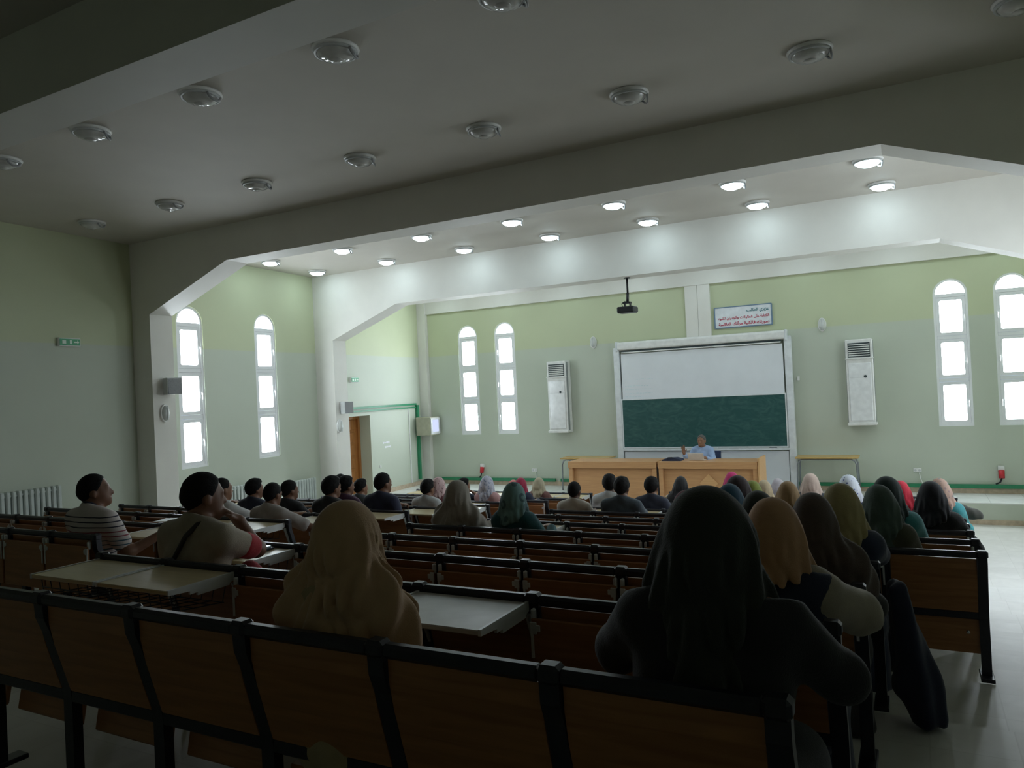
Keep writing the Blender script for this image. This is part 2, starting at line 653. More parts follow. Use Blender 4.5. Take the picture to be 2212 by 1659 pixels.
q0 = Vector((lx(0), 0, 0)) + LU * (15.42 / cphi) + LN * .02
conduit('cable_trunking', [((-2.35, YF - .036, -2.33), (11.3, .06, .075), None)], 'green cable trunking along the foot of the wall right of the board')
conduit('cable_trunking', [((-10.0, YF - .036, -2.33), (3.7, .06, .075), None)], 'green cable trunking along the foot of the wall under the left pair of windows')
conduit('cable_trunking', [((q0.x, q0.y, -.23), (.04, 3.35, .05), rz(PHI))], 'upper green conduit running level above the door')
q1 = q0 + LN * .0
conduit('cable_trunking', [((q1.x, q1.y, -.315), (.035, 3.3, .035), rz(PHI))], 'thin lower green conduit running level above the door')
conduit('cable_trunking', [((lx(17.3) + .05, 17.12, -1.28), (.07, .08, 2.05), None)], 'green vertical conduit passing behind the television box')
qq = Vector((lx(0), 0, 0)) + LU * (16.72 / cphi) + LN * .01
tag(world_obj('wall_conduit', MB().box((qq.x, qq.y, -1.4), (.02, .035, 2.15)), M_WPLAS), 'thin white vertical conduit left of the television box', 'conduit')

# television box in the corner
t = thing('television_cabinet', (-11.84, 17.2, -1.10), 'beige boxy television cabinet hung in the front left corner', 'television')
M_BEIGE = mat('beige casing', (0.42, 0.41, 0.31), 0.5)
MB().box((0, 0, .25), (.48, .46, .50), ch=.012).obj('casing', M_BEIGE, t)
vs, fs = ring(rounded(-.22, .22, .03, .47, .02), rounded(-.15, .15, .09, .42, .02), 0, .02)
MB().add([(.24 + .02 - y, x, z) for x, y, z in vs], fs).obj('bezel', M_GREY, t)
M_SCREEN = emit('pale blue screen', (0.62, 0.70, 0.95), 0.75)
MB().box((.248, 0, .255), (.012, .305, .335)).obj('screen', M_SCREEN, t)


# exit signs
def exit_sign(loc, ang, w, label):
    t = thing('exit_sign', loc, label, 'sign', None, ang)
    MB().box((0, -.03, 0), (w, .06, .13), ch=.008).obj('housing', M_WPLAS, t)
    mb = MB().box((0, -.062, 0), (w - .03, .008, .10))
    mb.obj('face', mat('green sign face', (0.06, 0.36, 0.17), 0.4), t)
    ms = mat('sign white', (0.7, 0.85, 0.74), 0.5)
    MB().box((-w * .27, -.067, 0), (.06, .004, .05)).obj('door_symbol', ms, t)
    MB().box((w * .03, -.067, 0), (.035, .004, .06)).obj('figure_symbol', ms, t)
    MB().prism([(w * .18, -.069, .011), (w * .33, -.069, .011), (w * .33, -.069, .03), (w * .41, -.069, 0), (w * .33, -.069, -.03), (w * .33, -.069, -.011), (w * .18, -.069, -.011)], (0, .004, 0)).obj('arrow_symbol', ms, t)
    return t


p = Vector((lx(0), 0, 0)) + LU * (7.05 / cphi)
exit_sign((p.x, p.y, 1.09), math.pi / 2 + PHI, .36, 'green emergency exit sign on the dark wall left of the big pillar')
p = Vector((lx(0), 0, 0)) + LU * (14.3 / cphi)
exit_sign((p.x, p.y, .46), math.pi / 2 + PHI, .30, 'small green emergency exit sign high above the door')


# loudspeakers and bulkhead lights
def speaker(loc, ang, s, label):
    t = thing('loudspeaker', loc, label, 'loudspeaker', None, ang)
    MB().prism([(-.10 * s, 0, -.14 * s), (.10 * s, 0, -.14 * s), (.13 * s, -.20 * s, -.14 * s), (-.13 * s, -.20 * s, -.14 * s)], (0, 0, .28 * s)).obj('cabinet', M_GREY, t)
    MB().box((0, -.205 * s, 0), (.24 * s, .012, .26 * s), ch=.004).obj('grille', mat('grey grille', (0.30, 0.31, 0.32), 0.6, vary=.2, scale=120), t)
    MB().box((0, .012, .0), (.05, .03, .10)).obj('wall_bracket', M_GREY, t)


speaker((-11.16 + .035, 8.50, .36), math.pi / 2 - .15, 1.0, 'grey loudspeaker on the side of the near pillar by the window')
speaker((-11.37 + .035, 13.16, -.19), math.pi / 2 - .15, .95, 'small grey loudspeaker on the far pillar by the door')


def bulkhead(loc, ang, label):
    t = thing('wall_light', loc, label, 'wall light', None, ang)
    out = [(.085 * math.cos(2 * math.pi * k / 20), .15 * math.sin(2 * math.pi * k / 20)) for k in range(20)]
    MB().prism([(x, -.035, z) for x, z in out], (0, .035, 0)).obj('base', M_WPLAS, t)
    mb = MB()
    prev = None
    rings = [(1.0, -.035), (.9, -.06), (.65, -.082), (.3, -.092)]
    vs = [(x * s * .82, y, z * s * .86) for s, y in rings for x, z in out]
    fs = [(i * 20 + k, i * 20 + (k + 1) % 20, (i + 1) * 20 + (k + 1) % 20, (i + 1) * 20 + k) for i in range(3) for k in range(20)] + [tuple(range(60, 80))]
    mb.add(vs, fs).obj('glass_cover', mat('frosted cover', (0.62, 0.64, 0.62), 0.2), t, smooth=True)
    MB().box((.0, -.093, .0), (.018, .012, .24), ch=.003).obj('guard_bar', M_GREY, t)


bulkhead((-6.94, YF, 1.12), 0, 'white oval bulkhead light on the wall left of the board')
bulkhead((-1.63, YF, 1.12), 0, 'white oval bulkhead light on the wall right of the board')
bulkhead((-11.16, 8.42, -.09), math.pi / 2, 'grey oval bulkhead light below the loudspeaker on the near pillar')
bulkhead((-11.37, 13.02, -.60), math.pi / 2, 'grey oval bulkhead light on the far pillar beside the door')

# air conditioners
M_SLOT = mat('dark louvre', (0.03, 0.045, 0.05), 0.4)
M_SIDE = mat('grey side strip', (0.33, 0.35, 0.36), 0.35, metal=.4)


def air_con(x, z0, label):
    t = thing('air_conditioner', (x, YF - .185, z0), label, 'air conditioner')
    w, h, d = .52, 1.80, .30
    MB().box((0, .02, h / 2), (w, d, h), ch=.015).obj('body', M_WPLAS, t)
    for s in (-1, 1):
        MB().box((s * (w / 2 + .001), -.06, h / 2), (.014, .09, h - .06)).obj('side_strip', M_SIDE, t)
    MB().box((0, -.14, .70), (.43, .03, 1.20), ch=.01).obj('front_panel', mat('glossy white front', (.80, .81, .82), .12), t)
    g = MB().box((0, -.135, 1.575), (.42, .02, .30)).obj('grille', M_SLOT, t)
    sm = MB().box((0, -.150, 0), (.40, .022, .014), rot=rx(.5)).mesh('slat')
    for i in range(6):
        link('slat', sm, g, (0, 0, 1.46 + i * .045), M_WPLAS)
    MB().box((0, -.14, 1.40), (w + .02, .06, .025), ch=.005).obj('trim_band', M_WPLAS, t)
    MB().box((0, -.02, .03), (w + .03, d + .03, .06), ch=.01).obj('base_tray', M_WPLAS, t)
    MB().lathe([(0, -.014), (.026, -.014), (.03, -.006), (.03, 0)], 20, (.10, -.155, 1.02), 'Y').obj('control_knob', M_SLOT, t, smooth=True)
    MB().box((0, -.157, 1.0), (.40, .003, .006)).obj('seam', M_GREY, t)


air_con(-7.86, -1.10, 'tall white air conditioner on the wall left of the board')
air_con(-.92, -1.06, 'tall white air conditioner on the wall right of the board')

# notice board with three lines of writing
t = thing('notice_sign', (-3.285, YF - .005, 1.45), 'white notice with Arabic writing in teal and red above the board', 'sign')
MB().box((0, -.012, 0), (1.25, .024, .46), ch=.004).obj('panel', mat('sign white board', (.74, .77, .80), .35), t)
vs, fs = ring(rounded(-.64, .64, -.245, .245, .02), rounded(-.615, .615, -.222, .222, .015), -.03, 0)
MB().add(vs, fs).obj('border', mat('blue grey border', (.16, .24, .34), .4), t)
_L1 = '\uFECB\uFEB0\uFEF3\uFEB0\uFEF1 \uFE8D\uFEDF\uFEC4\uFE8E\uFEDF\uFE90:'
_L2 = '\uFE8D\uFEDF\uFEDC\uFE98\uFE8E\uFE91\uFE94 \uFECB\uFEE0\uFEF0 \uFE8D\uFEDF\uFEC4\uFE8E\uFEED\uFEFB\uFE95 \uFEED\uFE8D\uFEDF\uFEA0\uFEAA\uFEAD\uFE8D\uFEE5 \uFE97\uFEB8\uFEEE\uFEE9'
_L3 = '\uFEBB\uFEEE\uFEAD\uFE97\uFEDA \uFED3\uFE8E\uFEDF\uFEDC\uFEE0\uFEF4\uFE94 \uFEE3\uFEAE\uFE81\uFE97\uFEDA \uFE8D\uFEDF\uFECC\uFE8E\uFEDB\uFEB4\uFE94'


def text_mesh(body, width, extr=.002):
    cu = bpy.data.curves.new('writing', 'FONT')
    cu.body = body
    cu.size = 1.0
    cu.extrude = 0.0
    cu.bevel_depth = 0.026
    cu.bevel_resolution = 0
    cu.resolution_u = 5
    o = bpy.data.objects.new('writing', cu)
    COL.objects.link(o)
    bpy.context.view_layer.update()
    dg = bpy.context.evaluated_depsgraph_get()
    me = bpy.data.meshes.new_from_object(o.evaluated_get(dg))
    bpy.data.objects.remove(o)
    bpy.data.curves.remove(cu)
    co = np.array([v.co[:] for v in me.vertices])
    if len(co) == 0:
        return None
    x0, x1 = co[:, 0].min(), co[:, 0].max()
    s = width / (x1 - x0)
    for v in me.vertices:
        x, y, d = v.co
        v.co = ((x - x1) * s, -.0012 - d * s * .5, y * s)
    me.materials.clear()
    return me


M_TEAL = mat('teal lettering', (.01, .16, .20), .5)
M_RED = mat('red lettering', (.52, .03, .08), .5)
for body, w, z, m in ((_L1[::-1], .50, .10, M_TEAL), (_L2[::-1], 1.12, -.045, M_RED), (_L3[::-1], 1.12, -.185, M_RED)):
    me = text_mesh(body, w)
    if me:
        link('writing', me, t, (.575, -.0265, z), m)

# small pale painted notice on the side wall
q = Vector((lx(0), 0, 0)) + LU * (15.65 / cphi)
t = thing('wall_notice', (q.x, q.y, -1.23), 'two short lines of white lettering on the wall right of the door', 'sign', None, math.pi / 2 + PHI)
for j, (n, z) in enumerate(((9, .055), (7, -.06))):
    mb = MB()
    x = -.20 + j * .06
    for i in range(n):
        w = .022 + .018 * random.random()
        mb.box((x + w / 2, -.004, z + .01 * random.random()), (w, .006, .03 + .03 * random.random()))
        x += w + .006
    mb.obj('writing', mat('sign white paint', (.85, .85, .88), .5), t)
tag(world_obj('switch_plate', MB().box((lx(15.28) + .008, 15.28, -1.76), (.014, .07, .07), ch=.004).box((lx(15.28) + .018, 15.28, -1.76), (.012, .03, .045), ch=.003), M_WPLAS), 'small white switch plate on the wall beside the door', 'switch')

# sockets on the front wall
for x, z, lab in ((-8.75, -2.08, 'white double socket low on the wall left of the desk'), (.04, -2.02, 'white double socket low on the wall right of the board')):
    t = thing('wall_socket', (x, YF, z), lab, 'socket')
    MB().box((0, -.012, 0), (.15, .024, .085), ch=.006).obj('plate', M_WPLAS, t)
    for s in (-1, 1):
        MB().lathe([(0, -.026), (.024, -.026), (.026, -.02)], 14, (s * .036, 0, 0), 'Y').obj('outlet', M_GREY, t)
    tag(MB().tube([(.03, -.02, -.05), (.05, -.03, -.18), (.09, -.04, -.28), (.10, -.05, -.39)], .008, 6).obj('cable', M_WPLAS, t, smooth=True), 'thin white cable')
M_REDP = mat('red plastic', (.55, .02, .03), .35)
for x, lab in ((-10.31, 'red industrial socket with white top below the left windows'), (1.49, 'red industrial socket with white top low at the right')):
    t = thing('industrial_socket', (x, YF, -2.08), lab, 'socket')
    MB().box((0, -.04, .11), (.11, .08, .10), ch=.012).obj('cap', M_WPLAS, t)
    MB().tube([(0, -.05, .07), (0, -.09, -.08)], [.055, .05], 12).obj('plug', M_REDP, t, smooth=True)
    MB().tube([(0, -.09, -.08), (-.03, -.08, -.16), (-.10, -.05, -.20)], .016, 6).obj('cord', M_DARK, t, smooth=True)


# radiators
def radiator(y0, y1, z0, z1, label):
    n = max(3, int(round((y1 - y0) / .085)))
    c = Vector((lx(0), 0, 0)) + LU * ((y0 + y1) / 2 / cphi) + LN * .10
    t = thing('radiator', (c.x, c.y, z0), label, 'radiator', None, math.pi / 2 + PHI)
    h = z1 - z0
    fm = MB().box((0, 0, h / 2), (.062, .09, h), ch=.014).mesh('radiator_fin')
    pit = (y1 - y0) / n
    M_RAD = mat('pale radiator enamel', (.52, .57, .54), .4)
    for i in range(n):
        link('radiator_fin', fm, t, ((i - (n - 1) / 2) * pit, 0, 0), M_RAD)
    MB().tube([(-(y1 - y0) / 2, 0, h - .06), ((y1 - y0) / 2, 0, h - .06)], .022, 8).tube([(-(y1 - y0) / 2, 0, .06), ((y1 - y0) / 2, 0, .06)], .022, 8).obj('header_pipe', M_RAD, t)
    for s in (-1, 1):
        MB().box((s * (y1 - y0) * .3, .07, h * .8), (.03, .06, .05)).obj('wall_bracket', M_GREY, t)


radiator(4.6, 6.78, -1.72, -1.09, 'long ribbed radiator low on the dark left wall')
radiator(10.0, 10.72, -2.15, -1.58, 'ribbed radiator under the wall between the two tall windows')
radiator(11.95, 12.62, -2.3, -1.70, 'ribbed radiator on the wall beside the far pillar')


# ------------------------------------------------------------------ ceiling lamps
M_LAMP_ON = emit('lit lamp glass', (0.72, 0.91, 1.0), LAMP_LIGHT)
M_LAMP_OFF = mat('unlit lamp glass', (0.60, 0.60, 0.58), 0.10, vary=.10, scale=10)
M_CHROME = mat('chrome rim', (0.55, 0.56, 0.58), 0.12, metal=1.0, vary=.02)
M_CLIP = mat('lamp clip', (0.34, 0.35, 0.36), 0.3)
LM = dict(
    base=MB().lathe([(0, 0), (.185, 0), (.19, -.012), (.175, -.03), (0, -.03)], 28).mesh('base', True),
    rim=MB().lathe([(.150, -.028), (.175, -.03), (.172, -.048), (.152, -.05), (.150, -.028)], 28).mesh('rim', True),
    dome=MB().lathe([(.152, -.034), (.148, -.05), (.125, -.075), (.08, -.093), (.03, -.10), (0.0005, -.101)], 28).mesh('glass_dome', True),
    clip=MB().tube([(.172 * math.cos(a), .172 * math.sin(a), -.04 - .055 * b) for a, b in ((.9, 0), (.78, .3), (.62, .75), (.4, 1.05), (.15, 1.0), (-.05, .6), (-.15, 0))], .011, 6).mesh('spring_clip', True),
    cap=MB().lathe([(.0, -.112), (.03, -.110), (.055, -.100), (.062, -.093), (.05, -.088)], 20).mesh('dome_cap', True))


def lamp(x, y, on, label, group):
    t = thing('ceiling_lamp', (x, y, CEIL), label, 'ceiling lamp', group, rz=random.uniform(-.3, .3))
    link('base', LM['base'], t, (0, 0, 0), M_WPLAS)
    link('rim', LM['rim'], t, (0, 0, 0), M_GREY)
    link('glass_dome', LM['dome'], t, (0, 0, 0), M_LAMP_ON if on else M_LAMP_OFF)
    link('spring_clip', LM['clip'], t, (0, 0, 0), M_CLIP)
    if not on:
        link('dome_cap', LM['cap'], t, (0, 0, 0), M_LAMP_OFF)


ORD = ['leftmost', 'second', 'third', 'fourth', 'fifth', 'sixth', 'seventh', 'eighth']


def lamp_row(xs, y, on, where, group):
    xs = sorted(xs)
    for i, x in enumerate(xs):
        nm = ORD[i] + ('' if i == 0 else ' from left')
        lamp(x, y, on, ('lit' if on else 'unlit') + ' round ceiling lamp, ' + nm + ' ' + where, group)


lamp_row([-10.1, -8.64, -7.08, -5.49, -3.92, -2.40, -.85], 4.65, False, 'in the row nearest the camera', 'unlit lamps of the near ceiling bay')
lamp_row([-10.57, -8.84, -7.19, -5.53, -3.86, -2.25, -.63, .87], 6.90, False, 'in the row just before the near beam', 'unlit lamps of the near ceiling bay')
lamp_row([-11.03, -9.20, -7.42, -5.63, -3.87, -2.09, -.36], 10.85, True, 'in the nearer lit row', 'lit lamps of the middle ceiling bay')
lamp_row([-11.20, -9.33, -7.47, -5.65, -3.81, -2.01, -.24], 12.35, True, 'in the farther lit row', 'lit lamps of the middle ceiling bay')

lamp_row([-11.2, -9.4, -7.5, -5.65, -3.8, -1.95, -.1, 1.75], 15.0, True, 'in the row over the platform', 'lit lamps over the platform')
lamp_row([-11.2, -9.4, -7.5, -5.65, -3.8, -1.95, -.1, 1.75], 16.5, True, 'in the row nearest the board', 'lit lamps over the platform')

# projector under the far beam
t = thing('projector', (-4.50, 13.15, 1.98), 'black projector hanging on a pole from the far beam', 'projector')
M_BLACK = mat('black plastic', (.012, .013, .015), .4)
MB().lathe([(0, 0), (.06, 0), (.06, -.015), (0, -.015)], 16).obj('ceiling_plate', M_BLACK, t)
MB().tube([(0, 0, -.01), (0, 0, -.30)], .019, 10).tube([(0, 0, -.28), (-.01, 0, -.44)], .026, 10).obj('pole', M_BLACK, t, smooth=True)
MB().box((-.02, 0, -.46), (.14, .10, .03)).box((-.06, 0, -.50), (.02, .06, .07)).box((.04, 0, -.50), (.02, .06, .07)).obj('bracket', M_BLACK, t)
MB().box((-.02, 0, -.59), (.33, .26, .115), ch=.02).obj('body', M_BLACK, t)
MB().lathe([(0, .16), (.035, .16), (.045, .12), (.045, .10)], 16, (-.1, 0, -.59), 'Y').obj('lens', M_CHROME, t)
MB().tube([(-.10, 0, -.54), (-.13, .0, -.47), (-.07, 0, -.43), (0, 0, -.44)], .006, 6).obj('cable', M_BLACK, t)

# ================================================================== BOARD, DESK, TABLES
t = thing('sliding_board', (-4.32, YF - .12, PLAT), 'large sliding board, white above and green below, with rolled screen on top', 'board')
bz = -PLAT     # board heights below are written from eye level
M_ALU = mat('grey white post', (.74, .77, .79), .35)
for s in (-1, 1):
    MB().box((s * 1.98, 0, (.93 + bz) / 2), (.15, .12, .93 + bz), ch=.012).obj('post', M_ALU, t)
M_WB = mat('whiteboard enamel', (.80, .83, .87), .22, vary=.03, scale=2)
MB().box((0, -.02, .21 + bz), (3.74, .03, 1.12)).obj('whiteboard', M_WB, t)


def chalkboard():
    m, nt, b = new_mat('green chalkboard')
    tc = nt.nodes.new('ShaderNodeTexCoord')
    mp = nt.nodes.new('ShaderNodeMapping')
    mp.inputs['Scale'].default_value = (1.0, 1.0, 2.2)
    n = nt.nodes.new('ShaderNodeTexNoise')
    n.inputs['Scale'].default_value = 2.6
    n.inputs['Detail'].default_value = 7
    n.inputs['Distortion'].default_value = 2.2
    nt.links.new(tc.outputs['Object'], mp.inputs['Vector'])
    nt.links.new(mp.outputs['Vector'], n.inputs['Vector'])
    r = nt.nodes.new('ShaderNodeValToRGB')
    r.color_ramp.elements[0].position = .42
    r.color_ramp.elements[1].position = .80
    r.color_ramp.elements[0].color = (.012, .078, .074, 1)
    r.color_ramp.elements[1].color = (.050, .130, .122, 1)
    nt.links.new(n.outputs['Fac'], r.inputs['Fac'])
    nt.links.new(r.outputs['Color'], b.inputs['Base Color'])
    b.inputs['Roughness'].default_value = .55
    return m


MB().box((0, -.05, -.92 + bz), (3.77, .03, 1.16)).obj('chalkboard', chalkboard(), t)
vs, fs = ring(rounded(-1.90, 1.90, -1.52 + bz, -.325 + bz, .01), rounded(-1.875, 1.875, -1.49 + bz, -.35 + bz, .01), -.075, -.045)
MB().add(vs, fs).obj('chalkboard_frame', M_ALU, t)
MB().box((0, -.09, -1.555 + bz), (3.86, .10, .022)).box((0, -.14, -1.545 + bz), (3.86, .012, .045)).obj('chalk_tray', M_ALU, t)
MB().box((1.58, -.10, -1.525 + bz), (.16, .05, .035), ch=.008).obj('eraser', mat('dark eraser', (.12, .13, .14), .8), t)
MB().box((0, -.005, -2.0 + bz), (3.78, .03, .80)).obj('lower_whiteboard', M_WB, t)
out = rounded(-.085, .075, .86 + bz, 1.06 + bz, .05)
MB().prism([(-1.93, x, z) for x, z in out], (3.90, 0, 0)).obj('screen_housing', mat('white housing', (.80, .80, .78), .35), t)
for s in (-1, 1):
    MB().box((s * 1.955, -.005, .95 + bz), (.05, .19, .24), ch=.01).obj('housing_end', M_ALU, t)
MB().box((.0, -.05, .835 + bz), (3.70, .02, .03)).obj('screen_slot', M_SLOT, t)
MB().tube([(-1.84, -.065, .80 + bz), (1.84, -.065, .80 + bz)], .014, 8).obj('screen_batten', M_WPLAS, t)
mw = mat('faded teal marker', (.62, .74, .78), .4)
mb = MB()
for j, (n, z) in enumerate(((7, .14), (9, -.02), (12, -.10), (11, -.20), (7, -.28))):
    x = -1.80 + (.28 if j == 0 else 0)
    for i in range(n):
        w = .02 + .05 * random.random()
        mb.box((x + w / 2, -.0362, z + bz + .01 * random.random()), (w, .001, .012))
        x += w + .02
mb.obj('faded_writing', mw, t)
tag(world_obj('board_switch', MB().box((-2.17, YF - .02, -.02), (.05, .04, .09), ch=.006), M_WPLAS), 'tiny white switch box at the right edge of the board', 'switch')

# lecturer's desks
M_ORANGE = wood('light orange beech', (0.56, 0.30, 0.135), (0.64, 0.36, 0.165), 0.40)
M_ORANGE2 = wood('pale beech inlay', (0.66, 0.38, 0.17), (0.72, 0.43, 0.20), 0.4)


def lecture_desk(xc, label):
    w, h, d = 2.03, .835, .70
    t = thing('lecture_desk', (xc, 15.75, PLAT), label, 'desk')
    MB().box((0, 0, h - .02), (w, d, .04), ch=.004).obj('top', M_ORANGE, t)
    MB().box((0, -d / 2 + .004, h - .070), (w, .04, .145), ch=.004).obj('front_fascia', M_ORANGE, t)
    for s in (-1, 1):
        MB().box((s * (w / 2 - .05), 0, (h - .05) / 2), (.09, d - .02, h - .05), ch=.004).obj('side_panel', M_ORANGE, t)
    MB().box((0, -d / 2 + .10, (h - .05) / 2), (w - .2, .025, h - .05)).obj('modesty_panel', M_ORANGE, t)
    k = .19
    MB().prism([(.02, -d / 2 + .085, .385 + k), (.02 + k, -d / 2 + .085, .385), (.02, -d / 2 + .085, .385 - k), (.02 - k, -d / 2 + .085, .385)], (0, -.022, 0)).obj('diamond_inlay', M_ORANGE2, t)
    return t


lecture_desk(-5.845, 'left beech lecture desk with orange wood front')
t = lecture_desk(-3.775, 'right beech lecture desk with diamond inlay before the lecturer')
MB().box((1.045, -.03, .455), (.04, .72, .91), ch=.006).obj('end_cheek', M_ORANGE2, t)
MB().box((-1.035, -.30, .36), (.02, .05, .72)).obj('gap_shade_strip', M_DARK, t)  # dark strip painting in the shade of the gap between the two desks

M_TTOP = wood('yellow table top', (0.52, 0.33, 0.10), (0.60, 0.40, 0.14), .35)
M_TUBE = mat('grey steel tube', (.26, .28, .30), .3, metal=.7)


def side_table(xc, yc, w, d, label):
    h = .79
    t = thing('side_table', (xc, yc, PLAT), label, 'table')
    MB().box((0, 0, h - .015), (w, d, .03), ch=.004).obj('table_top', M_TTOP, t)
    for s in (-1, 1):
        y = s * (d / 2 - .06)
        a = w / 2 - .02
        pts = [(-a, y, 0), (-a + .02, y, h - .16), (-a + .05, y, h - .08), (-a + .12, y, h - .05), (a - .12, y, h - .05), (a - .05, y, h - .08), (a - .02, y, h - .16), (a, y, 0)]
        MB().tube(pts, .017, 8).obj('leg_frame', M_TUBE, t, smooth=True)
    MB().box((0, 0, h - .05), (.03, d - .12, .03)).obj('cross_rail', M_TUBE, t)


side_table(-1.62, 17.02, 1.22, .55, 'bare wooden table on grey tube legs right of the board')
side_table(-7.0, 16.9, 1.25, .55, 'bare wooden table on grey tube legs half hidden left of the desk')

# things on the desk
t = thing('laptop', (-4.03, 15.62, PLAT + .835), 'open cream laptop standing on the lecture desk', 'laptop')
M_LAP = mat('cream lid', (.70, .66, .60), .4)
MB().box((0, .14, .009), (.33, .23, .018), ch=.004).obj('keyboard_base', M_LAP, t)
MB().box((0, -.02, .085), (.33, .012, .165), rot=rx(.35), ch=.004).obj('lid', M_LAP, t)
t = thing('document_bag', (-4.55, 15.66, PLAT + .835), 'flat dark blue bag lying on the lecture desk', 'bag')
mb = MB().prism([(-.20, -.12, 0), (.22, -.12, 0), (.20, -.12, .035), (.08, -.12, .062), (-.08, -.12, .055), (-.19, -.12, .028)], (0, .26, 0))
mb.obj('body', mat('navy canvas', (.02, .03, .07), .7), t)
MB().tube([(-.08, -.125, .05), (-.05, -.15, .075), (.03, -.15, .08), (.07, -.125, .06)], .009, 6).obj('handle', M_BLACK, t)

# lecturer's chair
t = thing('office_chair', (-3.98, 16.50, PLAT), 'dark blue chair behind the lecturer', 'chair')
mc = mat('dark blue upholstery', (.02, .035, .09), .7)
MB().box((0, -.02, .44), (.46, .44, .06), ch=.02).obj('seat', mc, t)
MB().box((0, .21, .72), (.44, .05, .46), rot=rx(-.12), ch=.02).obj('backrest', mc, t)
for sx in (-1, 1):
    for sy in (-1, 1):
        MB().tube([(sx * .19, sy * .18, .42), (sx * .21, sy * .2, 0)], .014, 8).obj('leg', M_BLACK, t)

# ================================================================== BENCHES
SW = 0.57
H = BENCH_H
bm_rail = MB().box((0, 0, H - .022), (SW - .05, .046, .044), ch=.012).mesh('top_rail')
bm_cap = MB().box((0, 0, H - .018), (.068, .062, .052), ch=.012).mesh('post_cap')


def post_mesh():
    prof = [(-.018, H - .02), (-.012, H - .10), (.012, .70), (.05, .56), (.083, .45), (.088, .40), (.088, .0)]
    back = [(.13, 0.0), (.13, .42), (.118, .47), (.088, .57), (.052, .70), (.028, H - .10), (.022, H - .02)]
    mb = MB()
    pts = prof + back
    n = len(prof)
    # convex slices so the curved side shades cleanly
    for i in range(n - 1):
        q = [prof[i], prof[i + 1], back[n - 2 - i], back[n - 1 - i]]
        mb.prism([(-.029, y, z) for y, z in q], (.058, 0, 0))
    mb.box((0, .115, .012), (.08, .20, .024), ch=.004)
    return mb.mesh('post')


bm_post = post_mesh()
tilt = math.atan2(.096, .36)


def panel_mesh():
    """back panel, gently bowed like pressed veneer"""
    ys = [(.004, H - .05), (.006, .74), (.024, .65), (.058, .53), (.084, .44)]
    w = SW / 2 - .032
    vs, fs = [], []
    for d in (0, .014):
        for y, z in ys:
            vs += [(-w, y + d, z), (w, y + d, z)]
    n = len(ys)
    for i in range(n - 1):
        a = 2 * i
        fs += [(a, a + 2, a + 3, a + 1), (2 * n + a, 2 * n + a + 1, 2 * n + a + 3, 2 * n + a + 2)]
        fs += [(a, 2 * n + a, 2 * n + a + 2, a + 2), (a + 1, a + 3, 2 * n + a + 3, 2 * n + a + 1)]
    fs += [(0, 1, 2 * n + 1, 2 * n), (2 * n - 2, 4 * n - 2, 4 * n - 1, 2 * n - 1)]
    return MB().add(vs, fs).mesh('back_panel')


bm_panel = panel_mesh()
bm_bar = MB().box((0, .105, .415), (SW - .05, .036, .052), ch=.006).mesh('lower_bar')
bm_lpanel = MB().box((0, .11, .275), (SW - .06, .014, .23)).mesh('lower_panel')
bm_bolt = MB().lathe([(0, -.012), (.011, -.010), (.013, 0)], 10, (0, 0, 0), 'Y').mesh('bolt')
bm_seat_up = MB().box((0, 0, 0), (SW - .10, .022, .40), ch=.006).mesh('seat')
bm_seat_dn = MB().box((0, 0, 0), (SW - .10, .40, .022), ch=.006).mesh('seat')
bm_flap_up = MB().box((0, -.052, .60), (SW - .028, .018, .36), ch=.004).mesh('desk_flap')
bm_flap_dn = MB().box((0, -.225, H - .036), (SW - .034, .385, .02), ch=.004).mesh('desk_flap')


def bracket_up(s):
    x = s * (SW / 2 - .020)
    mb = MB().box((x, -.044, H - .075), (.019, .026, .06), ch=.006).box((x - s * .006, -.064, H - .118), (.030, .008, .05), ch=.003)
    mb.box((x - s * .022, -.064, H - .118), (.03, .007, .028), ch=.003).box((x, -.064, H - .185), (.013, .007, .11), ch=.002)
    return mb.mesh('hinge_bracket')


def bracket_dn(s):
    x = s * (SW / 2 - .013)
    zt = H - .022
    pr = [(-.42, zt), (-.42, zt - .026), (-.30, zt - .034), (-.30, zt - .050), (-.26, zt - .046), (-.255, zt - .062), (-.06, zt - .062), (-.03, zt - .04), (-.03, zt)]
    mb = MB()
    for i in range(1, len(pr) - 2):
        pass
    segs = [(-.42, -.30, .024, .032), (-.30, -.255, .048, .046), (-.255, -.06, .062, .06), (-.06, -.03, .05, .04)]
    for a, b, d0, d1 in segs:
        mb.prism([(x - .006, a, zt), (x - .006, b, zt), (x - .006, b, zt - d1), (x - .006, a, zt - d0)], (.012, 0, 0))
    mb.prism([(x - .006, -.045, zt - .055), (x - .006, -.015, zt - .055), (x - .006, .055, zt - .25), (x - .006, .035, zt - .25)], (.012, 0, 0))
    return mb.mesh('hinge_bracket')


bm_bru = {s: bracket_up(s) for s in (-1, 1)}
bm_brd = {s: bracket_dn(s) for s in (-1, 1)}
mb = MB()
for i in range(7):
    x = -.24 + i * .08
    mb.tube([(x, -.38, H - .06), (x, -.37, H - .14), (x, -.08, H - .17), (x, -.05, H - .07)], .003, 5)
for y, z in ((-.375, H - .10), (-.372, H - .14), (-.26, H - .15), (-.16, H - .16), (-.08, H - .17)):
    mb.tube([(-.25, y, z), (.25, y, z)], .003, 5)
bm_basket = mb.mesh('wire_basket')


